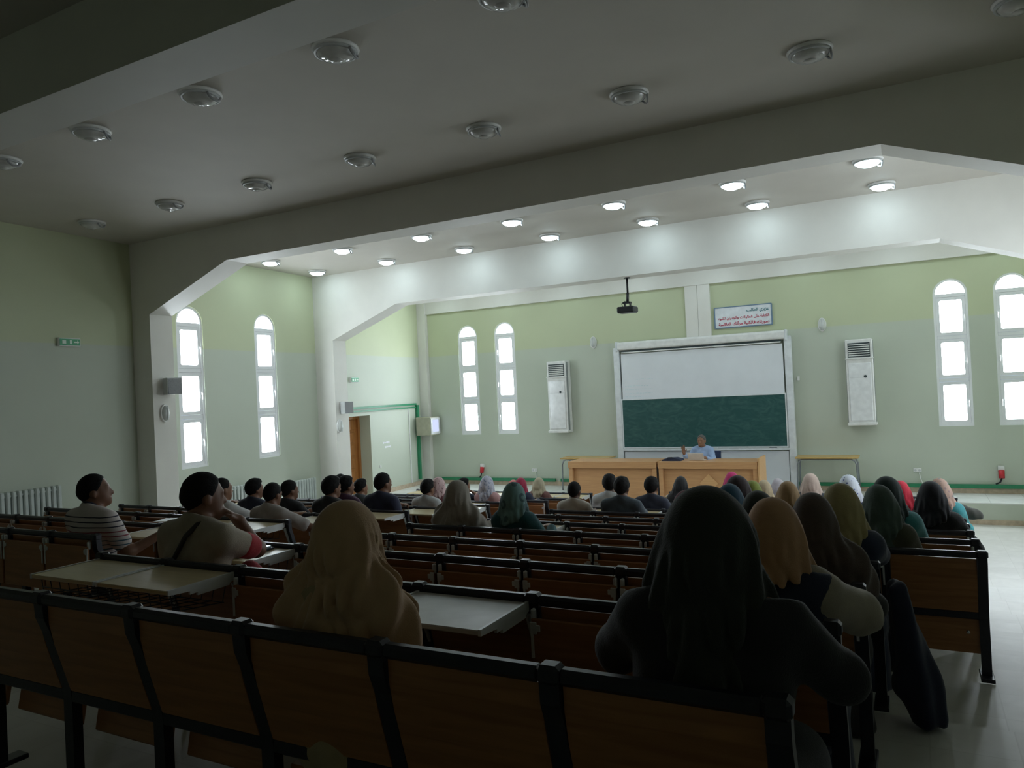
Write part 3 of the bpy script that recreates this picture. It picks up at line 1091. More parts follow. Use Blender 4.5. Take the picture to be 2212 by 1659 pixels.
def bench_row(n_seats, loc, ang, label, group, flaps=(), opens=(), grey=(), baskets=(), plain=(), sat=(), xr=0.0, front_only=False):
    """row of fixed seats; seat 0 is the right-hand one; loc = right end of the row on its step"""
    t = thing('bench_row', loc, label, 'bench', group, ang)
    for j in range(n_seats + 1):
        x = -j * SW
        link('post', bm_post, t, (x, 0, 0), M_DARK)
        link('post_cap', bm_cap, t, (x, 0, 0), M_DARK)
    for j in range(n_seats):
        x = -(j + .5) * SW
        link('top_rail', bm_rail, t, (x, 0, 0), M_DARK)
        link('back_panel', bm_panel, t, (x, 0, 0), M_WOODB)
        link('lower_bar', bm_bar, t, (x, 0, 0), M_DARK)
        if j in plain:
            lp = link('lower_panel', bm_lpanel, t, (x, 0, 0), M_WOODB)
            for bx, bzz in ((.19, .30), (-.19, .30)):
                link('bolt', bm_bolt, lp, (bx, .102, bzz), M_CHROME)
        if not front_only:
            if j in sat:
                link('seat', bm_seat_dn, t, (x, .335, .325), M_WOODB)
            else:
                o = link('seat', bm_seat_up, t, (x, .215, .44), M_WOODB)
                o.rotation_euler = (-.20, 0, 0)
        if j in flaps:
            if j in opens:
                f = link('desk_flap', bm_flap_dn, t, (x, 0, 0), M_DESKG if j in grey else M_DESK)
                for s in (-1, 1):
                    link('hinge_bracket', bm_brd[s], f, (0, 0, 0), M_BRK)
                if j in baskets:
                    link('wire_basket', bm_basket, f, (0, 0, 0), M_DARK)
            else:
                f = link('desk_flap', bm_flap_up, t, (x, 0, 0), M_WOODB)
                for s in (-1, 1):
                    link('hinge_bracket', bm_bru[s], f, (0, 0, 0), M_BRK)
    return t


def c_right(n):
    return -.30 + .022 * (n - 1) + (SW if n >= 5 else 0.0)


def c_seats(n):
    return 7 if n < 5 else 8

# ================================================================== PEOPLE (smooth blended solids -> one continuous skin)


class Field:
    def __init__(s, res):
        s.h = res
        s.ops = []
        s.lo = np.array([9., 9., 9.])
        s.hi = -s.lo
        s.wave = None

    def _grow(s, lo, hi):
        s.lo = np.minimum(s.lo, lo)
        s.hi = np.maximum(s.hi, hi)

    def cone(s, a, b, r1, r2, k=.03):
        a, b = np.array(a, float), np.array(b, float)
        lo = np.minimum(a - r1, b - r2)
        hi = np.maximum(a + r1, b + r2)
        s._grow(lo, hi)
        s.ops.append(('c', lo, hi, (a, b, r1, r2), k))
        return s

    def ell(s, c, r, k=.03, R=None, sub=False):
        c, r = np.array(c, float), np.array(r, float)
        m = r.max() if R is not None else r
        lo, hi = c - m, c + m
        if not sub:
            s._grow(lo, hi)
        s.ops.append(('s' if sub else 'e', lo, hi, (c, r, R), k))
        return s

    def cut(s, p, n):
        """drop everything on the side n points to"""
        s.ops.append(('p', None, None, (np.array(p, float), np.array(n, float)), 0))
        return s

    def disp(s, fn):
        s.wave = fn
        return s

    def eval(s):
        h = s.h
        lo = s.lo - 3 * h
        n = np.ceil((s.hi + 3 * h - lo) / h).astype(int) + 1
        D = np.full(n, .2, np.float32)
        ax = [lo[i] + h * np.arange(n[i]) for i in range(3)]

        def block(a, b, pad):
            i0 = np.maximum(((a - pad - lo) / h).astype(int), 0)
            i1 = np.minimum(((b + pad - lo) / h).astype(int) + 2, n)
            sl = tuple(slice(i0[i], i1[i]) for i in range(3))
            return sl, ax[0][sl[0]][:, None, None], ax[1][sl[1]][None, :, None], ax[2][sl[2]][None, None, :]

        for typ, a, b, g, k in s.ops:
            if typ == 'p':
                p, nn = g
                d = (ax[0][:, None, None] - p[0]) * nn[0] + (ax[1][None, :, None] - p[1]) * nn[1] + (ax[2][None, None, :] - p[2]) * nn[2]
                D = np.maximum(D, d)
                continue
            sl, X, Y, Z = block(a, b, max(.06, k * 1.5))
            if typ == 'c':
                A, B, r1, r2 = g
                v = B - A
                L2 = float(v @ v) + 1e-9
                px, py, pz = X - A[0], Y - A[1], Z - A[2]
                tt = np.clip((px * v[0] + py * v[1] + pz * v[2]) / L2, 0, 1)
                d = np.sqrt((px - tt * v[0]) ** 2 + (py - tt * v[1]) ** 2 + (pz - tt * v[2]) ** 2) - (r1 + (r2 - r1) * tt)
            else:
                c, r, R = g
                px, py, pz = X - c[0], Y - c[1], Z - c[2]
                if R is not None:
                    px, py, pz = (R[0][0] * px + R[1][0] * py + R[2][0] * pz, R[0][1] * px + R[1][1] * py + R[2][1] * pz, R[0][2] * px + R[1][2] * py + R[2][2] * pz)
                k0 = np.sqrt((px / r[0]) ** 2 + (py / r[1]) ** 2 + (pz / r[2]) ** 2)
                k1 = np.sqrt((px / r[0] ** 2) ** 2 + (py / r[1] ** 2) ** 2 + (pz / r[2] ** 2) ** 2) + 1e-9
                d = k0 * (k0 - 1) / k1
            o = D[sl]
            if typ == 's':
                hh = np.clip(.5 - .5 * (o + d) / k, 0, 1)
                D[sl] = o + (-d - o) * hh + k * hh * (1 - hh)
            else:
                hh = np.clip(.5 + .5 * (o - d) / k, 0, 1)
                D[sl] = o + (d - o) * hh - k * hh * (1 - hh)
        if s.wave is not None:
            D = D + s.wave(ax[0][:, None, None], ax[1][None, :, None], ax[2][None, None, :]).astype(np.float32)
        return D, lo

    def mesh(s, name):
        D, lo = s.eval()
        h = s.h
        S = D < 0
        c8 = [(i, j, k) for i in (0, 1) for j in (0, 1) for k in (0, 1)]
        nn = np.array(D.shape) - 1
        sub = lambda A, c: A[c[0]:c[0] + nn[0], c[1]:c[1] + nn[1], c[2]:c[2] + nn[2]]
        cnt = np.zeros(nn, np.int8)
        for c in c8:
            cnt += sub(S, c)
        act = (cnt > 0) & (cnt < 8)
        I = np.argwhere(act)
        idx = np.full(nn, -1, np.int64)
        idx[act] = np.arange(len(I))
        acc = np.zeros((len(I), 3))
        num = np.zeros(len(I))
        dv = {c: sub(D, c)[act] for c in c8}
        for a in c8:
            for d in range(3):
                if a[d]:
                    continue
                b = list(a)
                b[d] = 1
                b = tuple(b)
                da, db = dv[a], dv[b]
                m = (da < 0) != (db < 0)
                tt = np.where(m, da / np.where(m, da - db, 1), 0)
                pos = np.array(a, float)[None, :].repeat(len(I), 0)
                pos[:, d] += tt
                acc[m] += pos[m]
                num[m] += 1
        V = (I + acc / num[:, None]) * h + lo
        Q = []
        for d in range(3):
            e1, e2 = (d + 1) % 3, (d + 2) % 3
            sa = [slice(None)] * 3
            sb = [slice(None)] * 3
            sa[d] = slice(0, -1)
            sb[d] = slice(1, None)
            A, B = S[tuple(sa)], S[tuple(sb)]
            E = np.argwhere(A != B)
            ok = (E[:, e1] > 0) & (E[:, e2] > 0) & (E[:, e1] < nn[e1]) & (E[:, e2] < nn[e2])
            E = E[ok]
            inside = A[E[:, 0], E[:, 1], E[:, 2]]

            def at(o1, o2):
                F = E.copy()
                F[:, e1] -= o1
                F[:, e2] -= o2
                return idx[F[:, 0], F[:, 1], F[:, 2]]
            q = np.stack([at(1, 1), at(0, 1), at(0, 0), at(1, 0)], 1)
            q[~inside] = q[~inside][:, ::-1]
            Q.append(q)
        Q = np.concatenate(Q)
        Q = Q[(Q >= 0).all(1)]
        me = bpy.data.meshes.new(name)
        me.vertices.add(len(V))
        me.vertices.foreach_set('co', V.astype(np.float32).ravel())
        me.loops.add(len(Q) * 4)
        me.loops.foreach_set('vertex_index', Q.astype(np.int32).ravel())
        me.polygons.add(len(Q))
        me.polygons.foreach_set('loop_start', np.arange(0, len(Q) * 4, 4, dtype=np.int32))
        me.polygons.foreach_set('loop_total', np.full(len(Q), 4, np.int32))
        me.update(calc_edges=True)
        me.polygons.foreach_set('use_smooth', np.ones(len(Q), bool))
        return me


def unit(v):
    v = np.array(v, float)
    return v / (np.linalg.norm(v) + 1e-9)


ARMS = {   # (elbow, wrist, hand direction, palm normal) for the right arm; the left one is mirrored
    'desk': ((.235, .17, .31), (.10, .47, .415), (-.5, .85, 0.0)),
    'lap': ((.235, .06, .25), (.12, .28, .15), (-.4, .9, -.1)),
    'wide': ((.33, .10, .28), (.16, .42, .41), (-.75, .6, .1)),
    'chin': ((.165, .26, .43), (.105, .205, .585), (-.45, -.50, .60)),
    'spread': ((.43, .20, .46), (.27, .43, .44), (-.6, .7, 0)),
    'prop': ((.262, .19, .43), (.14, .42, .45), (-.7, .6, .1)),
    'akimbo': ((.275, .10, .43), (.12, .38, .43), (-.75, .6, .1)),
    'reach': ((.42, .20, .36), (.60, .42, .43), (.6, .75, .1)),
    'raise': ((.30, .08, .27), (.36, .22, .50), (.08, .1, 1.0)),
    'hang': ((.29, -.02, .22), (.30, .06, -.06), (0, .2, -1)),
    'back': ((.30, .05, .30), (.38, .28, .40), (.3, .9, .1)),
}


class Human:
    """seated figure, seat top at z=0, facing +y"""

    shrug = 0.0

    def __init__(s, fem=False, left='desk', right='desk', yaw=0.0, lean=0.0, res=.016, nod=0.0, girth=1.0, shift=0.0):
        s.fem, s.res, s.yaw, s.lean, s.nod, s.g = fem, res, yaw, lean, nod, girth
        s.shrug = shift
        s.sh = (.90 if fem else 1.0) * girth
        s.arms = []
        for sd, nm in ((1, right), (-1, left)):
            e, w, d = ARMS[nm]
            m = np.array([sd, 1, 1.])
            s.arms.append((sd, np.array(e) * m, np.array(w) * m, unit(np.array(d) * m), nm))

    def T(s, x, y, z):
        return (x, y + s.lean * max(z - .05, 0), z)

    def headrot(s):
        c, n = math.cos(s.yaw), math.sin(s.yaw)
        Rz = np.array([[c, -n, 0], [n, c, 0], [0, 0, 1]])
        c, n = math.cos(s.nod), math.sin(s.nod)
        Rx = np.array([[1, 0, 0], [0, c, -n], [0, n, c]])
        return Rz @ Rx

    def hp(s, x, y, z):
        """head point: turned about the neck"""
        v = s.headrot() @ np.array([x, y, z - .70])
        b = s.T(0, .028, .645)
        return (v[0] + b[0], v[1] + b[1], v[2] + b[2])

    def shoulder(s, sd):
        return np.array(s.T(sd * .168 * s.sh, -.005, .532 + s.shrug))

    def torso(s, F, e=0.0, k=.06):
        g = s.sh
        F.ell(s.T(0, .02, .09), (.165 * s.g + e, .125 + e, .12 + e), k)
        F.ell(s.T(0, 0, .28), (.148 * g + e, .108 + e, .20 + e), k)
        F.ell(s.T(0, 0, .43), (.168 * g + e, .112 + e, .145 + e), k)
        F.cone(s.T(-.13 * g, -.005, .540 + s.shrug), s.T(.13 * g, -.005, .540 + s.shrug), .058 + e, .058 + e, k)
        for sd in (-1, 1):
            F.cone(s.T(sd * .10, -.012, .565 + s.shrug), s.T(0, 0, .620), .040 + e, .046 + e, k)
        if s.fem:
            for sd in (-1, 1):
                F.ell(s.T(sd * .07, .09, .40), (.06 + e, .055 + e, .06 + e), k)
        return F

    def arm(s, F, i, e=0.0, frac=2.0, k=.035):
        sd, el, wr, d, nm = s.arms[i]
        S = s.shoulder(sd)
        th = .92 if s.fem else 1.0
        if frac >= 1:
            F.cone(S, el, .054 * th + e, .042 * th + e, k)
            if frac > 1:
                f = min(frac - 1, 1)
                F.cone(el, el + (wr - el) * f, .042 * th + e, (.042 + (.029 - .042) * f) * th + e, k)
        else:
            F.cone(S, S + (el - S) * frac, .056 * th + e, .048 * th + e, k)
        return F

    def hand(s, F, i):
        sd, el, wr, d, nm = s.arms[i]
        side = unit(np.cross(d, [0, 0, 1]) if abs(d[2]) < .9 else np.array([1., 0, 0]))
        nrm = unit(np.cross(side, d))
        fist = nm in ('chin', 'desk', 'wide', 'prop', 'akimbo')
        pc = wr + d * .045
        F.cone(wr, wr + d * .02, .028, .027, .02)
        for q in (-.022, 0, .022):
            F.cone(wr + d * .02 + side * q * .7, wr + d * .085 + side * q, .019, .0155, .012)
        Ls = (.066, .078, .072, .056)
        for j in range(4):
            q = (-.030 + .020 * j)
            b = wr + d * .088 + side * q
            L = Ls[j]
            if fist:
                m = b + (d * .55 - nrm * .6) * L * .55
                tip = m + (-d * .35 - nrm * .75) * L * .5
            else:
                sp = side * (q * .35)
                m = b + d * L * .5 + sp * .5
                tip = b + d * L + sp - nrm * .012
            F.cone(b, m, .0095, .0088, .006)
            F.cone(m, tip, .0088, .0075, .006)
        tb = wr + d * .03 - side * sd * .026
        tm = tb + (d * .6 - side * sd * .75) * .042
        tt = tm + (d * .9 - side * sd * .25 - nrm * .2) * .035
        F.cone(tb, tm, .0135, .0115, .01)
        F.cone(tm, tt, .011, .0088, .008)
        return F

    def legs(s, F, e=0.0, k=.04, feet=True):
        for sd in (-1, 1):
            hip, kn, an = (sd * .085, .05, .07), (sd * .11, .46, .045), (sd * .11, .44, -.38)
            F.cone(hip, kn, .082 + e, .058 + e, k)
            F.cone(kn, an, .056 + e, .038 + e, k)
            if feet:
                F.cone((sd * .11, .43, -.415), (sd * .125, .58, -.425), .036, .030, .03)
        return F

    def head(s, F):
        R = s.headrot()
        F.cone(s.T(0, .0, .57), s.hp(0, -.005, .715), .054 if not s.fem else .047, .050 if not s.fem else .044, .03)
        F.ell(s.hp(0, .005, .808), (.077, .097, .100), .03, R)
        F.ell(s.hp(0, .045, .742), (.057, .060, .072), .035, R)
        F.cone(s.hp(0, .080, .700), s.hp(0, .084, .700), .026, .024, .03)
        for sd in (-1, 1):
            F.ell(s.hp(sd * .079, .0, .778), (.011, .024, .034), .008, R)
            F.ell(s.hp(sd * .032, .112, .792), (.019, .016, .012), .012, sub=True)
            F.ell(s.hp(sd * .032, .088, .790), (.014, .014, .012), .006, R)
        F.cone(s.hp(0, .098, .800), s.hp(0, .119, .760), .010, .0145, .014)
        F.cone(s.hp(-.018, .102, .726), s.hp(.018, .102, .726), .0085, .0085, .010)
        F.cone(s.hp(-.04, .092, .815), s.hp(.04, .092, .815), .010, .010, .02)
        return F

    # ---- finished meshes
    def body(s):
        F = Field(s.res)
        s.torso(F)
        s.legs(F)
        for i in (0, 1):
            s.arm(F, i)
            s.hand(F, i)
        s.head(F)
        return F.mesh('body')

    def hair(s, style='short'):
        F = Field(min(s.res, .012))
        R = s.headrot()
        e = dict(short=.011, thick=.020, shaved=.007, tall=.016)[style]
        F.ell(s.hp(0, .0, .812), (.076 + e, .097 + e, .099 + e), .01, R)
        if style in ('tall', 'thick'):
            F.ell(s.hp(0, .03, .885), (.062, .07, .040 if style == 'tall' else .030), .03, R)
        F.cone(s.hp(0, -.045, .77), s.hp(0, -.040, .72), .062, .046, .03)
        f = R @ np.array([0, 1, -.50])
        F.cut(s.hp(0, .070, .862), f)                 # hairline over the forehead
        b0 = np.array(s.hp(0, 0, .70))
        amp = .004 if style in ('thick', 'tall') else .0015

        def wave(X, Y, Z):
            x, y, z = X - b0[0], Y - b0[1], Z - b0[2]
            lx_ = R[0][0] * x + R[1][0] * y + R[2][0] * z
            ly_ = R[0][1] * x + R[1][1] * y + R[2][1] * z
            lz_ = R[0][2] * x + R[1][2] * y + R[2][2] * z
            # the cut fades out from the crown to nape, ears and temples
            line = .045 + .30 * np.clip(ly_ + .05, 0, 1) + .25 * np.clip(np.abs(lx_) - .045, 0, .05)
            t_ = np.clip((line + .055 - lz_) / .075, 0, 1.6)
            return .017 * t_ ** 1.5 + amp * np.sin(90 * X + 40 * Z) * np.sin(80 * Y) * np.sin(75 * Z)
        F.disp(wave)
        return F.mesh('hair')

    def shirt(s, sleeve=.62, e=.013, collar=True, hem=-.02, folds=.003):
        F = Field(s.res)
        s.torso(F, e)
        for i in (0, 1):
            s.arm(F, i, e + .006, sleeve)
            if sleeve < 1:
                sd, el, wr, d, nm = s.arms[i]
                S = s.shoulder(sd)
        if collar:
            F.cone(s.T(0, -.010, .590), s.T(0, .006, .632), .070, .064, .02)
        F.cut(s.T(0, 0, .640), (0, .5, 1))
        F.cut((0, 0, hem), (0, 0, -1))
        if sleeve < 1:
            for i in (0, 1):
                sd, el, wr, d, nm = s.arms[i]
                S = s.shoulder(sd)
        a = folds
        F.disp(lambda X, Y, Z: a * np.sin(38 * Z + 21 * X + 3 * np.sin(17 * X)) * np.sin(26 * X - 14 * Z + 9 * Y))
        return F.mesh('shirt')

    def trousers(s, e=.014):
        F = Field(max(s.res, .016))
        F.ell(s.T(0, .02, .09), (.165 * s.g + e, .128 + e, .12 + e), .04)
        s.legs(F, e, feet=False)
        F.cut((0, 0, .16), (0, 0, 1))
        F.cut((0, 0, -.40), (0, 0, -1))
        return F.mesh('trousers')

    def robe(s, e=.026, sleeve=1.95, folds=.005, loose=0.0):
        """long coat: torso, sleeves and a skirt over the legs"""
        F = Field(s.res)
        s.torso(F, e + loose)
        for i in (0, 1):
            s.arm(F, i, e * .75 + loose, sleeve)
        for sd in (-1, 1):
            F.cone((sd * .07, .03, .07), (sd * .09, .46, .03), .115, .095, .09)
            F.cone((sd * .09, .46, .03), (sd * .10, .46, -.40), .095, .105, .09)
        F.cone((0, .25, .03), (0, .46, -.35), .10, .12, .09)
        F.cut(s.T(0, 0, .625), (0, .4, 1))
        F.cut((0, 0, -.43), (0, 0, -1))
        a = folds
        F.disp(lambda X, Y, Z: a * np.sin(30 * X + 12 * Y + 2.5 * np.sin(9 * Z)) * np.sin(10 * Z + 8 * X + 15 * Y))
        return F.mesh('robe')

    def skirt(s):
        F = Field(max(s.res, .018))
        F.ell((0, .03, .07), (.185, .15, .12), .06)
        for sd in (-1, 1):
            F.cone((sd * .07, .03, .07), (sd * .09, .46, .03), .115, .095, .09)
            F.cone((sd * .09, .46, .03), (sd * .10, .46, -.40), .095, .105, .09)
        F.cone((0, .25, .03), (0, .46, -.35), .10, .12, .09)
        F.cut((0, 0, .14), (0, 0, 1))
        F.cut((0, 0, -.43), (0, 0, -1))
        F.disp(lambda X, Y, Z: .006 * np.sin(36 * X + 14 * Y + 5 * Z))
        return F.mesh('skirt')

    def hijab(s, cape=.50, full=1.0, folds=.006, wide=1.0, straight=False, under=.026, cover=True):
        F = Field(min(s.res, .014))
        R = s.headrot()
        f = full
        F.ell(s.hp(0, -.010, .810), (.090 * f, .114 * f, .117 * f), .03, R)
        F.ell(s.hp(0, -.042, .758), (.088 * f, .086 * f, .105), .05, R)
        for sd in (-1, 1):
            F.cone(s.hp(sd * .018, -.025, .715), s.T(sd * (.135 if cover else .075) * wide, -.012, (.535 if cover else .585) + s.shrug), .078 * f, .078, .06)
        F.cone(s.hp(0, -.025, .75), s.T(0, -.022, .55), .086 * f, .100, .06)
        if straight:
            F.cone(s.hp(0, -.01, .80), s.T(0, -.015, .60), .090 * f, .100 * f, .05)
        F.cone(s.hp(0, .05, .715), s.T(0, .05, .60), .058, .075, .05)
        F.ell(s.T(.045, -.075, .600), (.060, .045, .040), .05)        # bunched cloth at the nape
        if not cover:
            F.cone(s.hp(0, -.035, .74), s.T(0, -.055, max(cape - .03, .40)), .085 * f, .098 * f, .05)
        if cape < .56 and cover:
            # the cloth lies over whatever is worn on the shoulders
            s.torso(F, under + .011, .05)
            for i in (0, 1):
                s.arm(F, i, under * .75 + .013, .55 if cape > .42 else .95, .05)
        if cape < .54 and cover:
            F.ell(s.T(0, .0, .49), (.175 * wide, .148, .105), .06)
        if cape < .42:
            for sd in (-1, 1):
                F.cone(s.T(sd * .125 * wide, -.01, .53), s.T(sd * .165 * wide, .02, cape), .088, .100, .07)
            F.ell(s.T(0, .0, .38), (.20 * wide, .165, .16), .07)
        F.ell(s.hp(0, .135, .768), (.058, .085, .083), .015, R, sub=True)
        F.cut(s.T(0, 0, cape), (.22, .10, -1))
        a = folds
        y0 = s.lean * .5

        def wave(X, Y, Z):
            th = np.arctan2(X, .06 - (Y - y0))
            A = a * np.clip((.83 - Z) / .20, .04, 1)
            w = np.sin(7 * th + 11 * Z + 1.6 * np.sin(4 * th + 9 * Z)) * .7 + np.sin(13 * th - 24 * Z + 2 * X) * .45
            return A * (1 - 1.6 * np.abs(w)) + .0015 * np.sin(30 * X + 22 * Z)
        F.disp(wave)
        return F.mesh('hijab')


# ---- cloth materials
def cloth(name, col, vary=.10, rough=.85, scale=14):
    return mat('cloth ' + name, col, rough, vary=vary, scale=scale, bump=.25, bscale=220, sheen=.15)


def pattern_cloth(name, base, c1, c2, scale, thr=.30):
    key = 'cloth ' + name
    if key in MATS:
        return MATS[key]
    m, nt, b = new_mat(key)
    tc = nt.nodes.new('ShaderNodeTexCoord')
    v = nt.nodes.new('ShaderNodeTexVoronoi')
    v.inputs['Scale'].default_value = scale
    nt.links.new(tc.outputs['Object'], v.inputs['Vector'])
    r = nt.nodes.new('ShaderNodeValToRGB')
    r.color_ramp.interpolation = 'CONSTANT'
    r.color_ramp.elements[0].color = c1 + (1,)
    r.color_ramp.elements[1].position = thr
    r.color_ramp.elements[1].color = base + (1,)
    e = r.color_ramp.elements.new(thr * .45)
    e.color = c2 + (1,)
    nt.links.new(v.outputs['Distance'], r.inputs['Fac'])
    nt.links.new(r.outputs['Color'], b.inputs['Base Color'])
    b.inputs['Roughness'].default_value = .85
    MATS[key] = m
    return m


def stripe_cloth(name, base, bands):
    """horizontal stripes by height above the seat"""
    m, nt, b = new_mat('cloth ' + name)
    tc = nt.nodes.new('ShaderNodeTexCoord')
    sp = nt.nodes.new('ShaderNodeSeparateXYZ')
    nt.links.new(tc.outputs['Object'], sp.inputs[0])
    r = nt.nodes.new('ShaderNodeValToRGB')
    r.color_ramp.interpolation = 'CONSTANT'
    r.color_ramp.elements[0].color = base + (1,)
    r.color_ramp.elements[1].position = .999
    r.color_ramp.elements[1].color = base + (1,)
    for z, w, c in bands:
        e = r.color_ramp.elements.new(z - w / 2)
        e.color = c + (1,)
        e = r.color_ramp.elements.new(z + w / 2)
        e.color = base + (1,)
    nt.links.new(sp.outputs['Z'], r.inputs['Fac'])
    nt.links.new(r.outputs['Color'], b.inputs['Base Color'])
    b.inputs['Roughness'].default_value = .85
    return m


CACHE = {}


def cached(key, fn):
    if key not in CACHE:
        CACHE[key] = fn()
    return CACHE[key]


def person(loc, ang, top_h, label, skin, group=None, fem=False, pose=('desk', 'desk'), yaw=0.0, lean=0.0, nod=0.0, res=.017, girth=1.0,
           hair='short', top=None, sleeve=.62, bottom=None, scarf=None, cape=.50, full=1.0, wide=1.0, folds=.013, loose=0.0, robe=False, collar=True, straight=False, shrug=0.0, cover=True):
    """loc: the seat point under the torso; top_h: height of the crown above the seat"""
    ref = (.810 + .117 * full - .055) if fem else .870
    sc = top_h / ref
    t = thing('person', loc, label, 'person', group, ang)
    t.scale = (sc, sc, sc)
    base = (fem, pose, round(yaw, 2), lean, nod, res, girth, shrug)
    Hm = lambda: Human(fem, pose[0], pose[1], yaw, lean, res, nod, girth, shrug)
    link('body', cached(('body',) + base, lambda: Hm().body()), t, (0, 0, 0), M_SKIN[skin])
    if fem:
        if robe:
            link('robe', cached(('robe', sleeve, loose) + base, lambda: Hm().robe(sleeve=max(sleeve, 1.9), loose=loose)), t, (0, 0, 0), top)
        else:
            link('jacket', cached(('jacket', sleeve, loose) + base, lambda: Hm().shirt(max(sleeve, 1.92), .022 + loose, False, -.06, .004)), t, (0, 0, 0), top)
            link('skirt', cached(('skirt',), lambda: Hm().skirt()), t, (0, 0, 0), bottom or top)
        link('hijab', cached(('hijab', cape, full, wide, folds, straight, loose, cover) + base, lambda: Hm().hijab(cape, full, folds, wide, straight, .026 + loose, cover)), t, (0, 0, 0), scarf)
    else:
        link('shirt', cached(('shirt', sleeve, collar) + base, lambda: Hm().shirt(sleeve, collar=collar)), t, (0, 0, 0), top)
        link('trousers', cached(('trousers', girth, lean, max(res, .016)), lambda: Human(False, 'lap', 'lap', 0, lean, max(res, .016), 0, girth).trousers()), t, (0, 0, 0), bottom or MATS['cloth dark denim'])
        link('hair', cached(('hair', hair, round(yaw, 2), lean, nod, min(res, .013)), lambda: Hm().hair(hair)), t, (0, 0, 0), M_HAIR)
    return t


cloth('dark denim', (.03, .04, .07))

# ================================================================== WHO SITS WHERE
def seat_c(n):
    return rail_z(row_y(n)) - .526


def lrow(m):
    return L_Y0 + L_P * m


def seat_l(m):
    return rail_z(lrow(m)) - .526


K = cloth
BLACK = K('black', (.010, .010, .012))
NAVY = K('navy', (.016, .022, .05))
DGREY = K('dark grey', (.045, .05, .055))
WHITE = K('white', (.62, .62, .62), vary=.04)
CREAM = K('cream', (.47, .42, .36), vary=.05)
TEAL = K('dark teal', (.008, .075, .085))
MAROON = K('maroon', (.13, .018, .045))
PURPLE = K('purple', (.07, .02, .055))
PINK = K('pink', (.52, .30, .30))
CHARC = K('blue charcoal', (.055, .075, .095))
BEIGE = K('camel', (.50, .32, .18), vary=.06)
OLIVE = K('olive khaki', (.33, .27, .12))
TAN = K('tan orange', (.52, .29, .15))
BROWN = K('dark brown', (.085, .058, .046))
_nv, _rd, _tl = (.02, .02, .04), (.24, .045, .065), (.03, .09, .13)
STRIPE = stripe_cloth('striped jersey', (.58, .52, .50), [(.565, .009, _nv), (.530, .009, _nv), (.495, .009, _nv), (.460, .009, _rd), (.428, .009, _rd), (.396, .009, _tl), (.364, .009, _tl), (.332, .009, _tl), (.30, .009, _nv), (.268, .009, _rd)])
RAGLAN = K('grey marl', (.42, .38, .36))

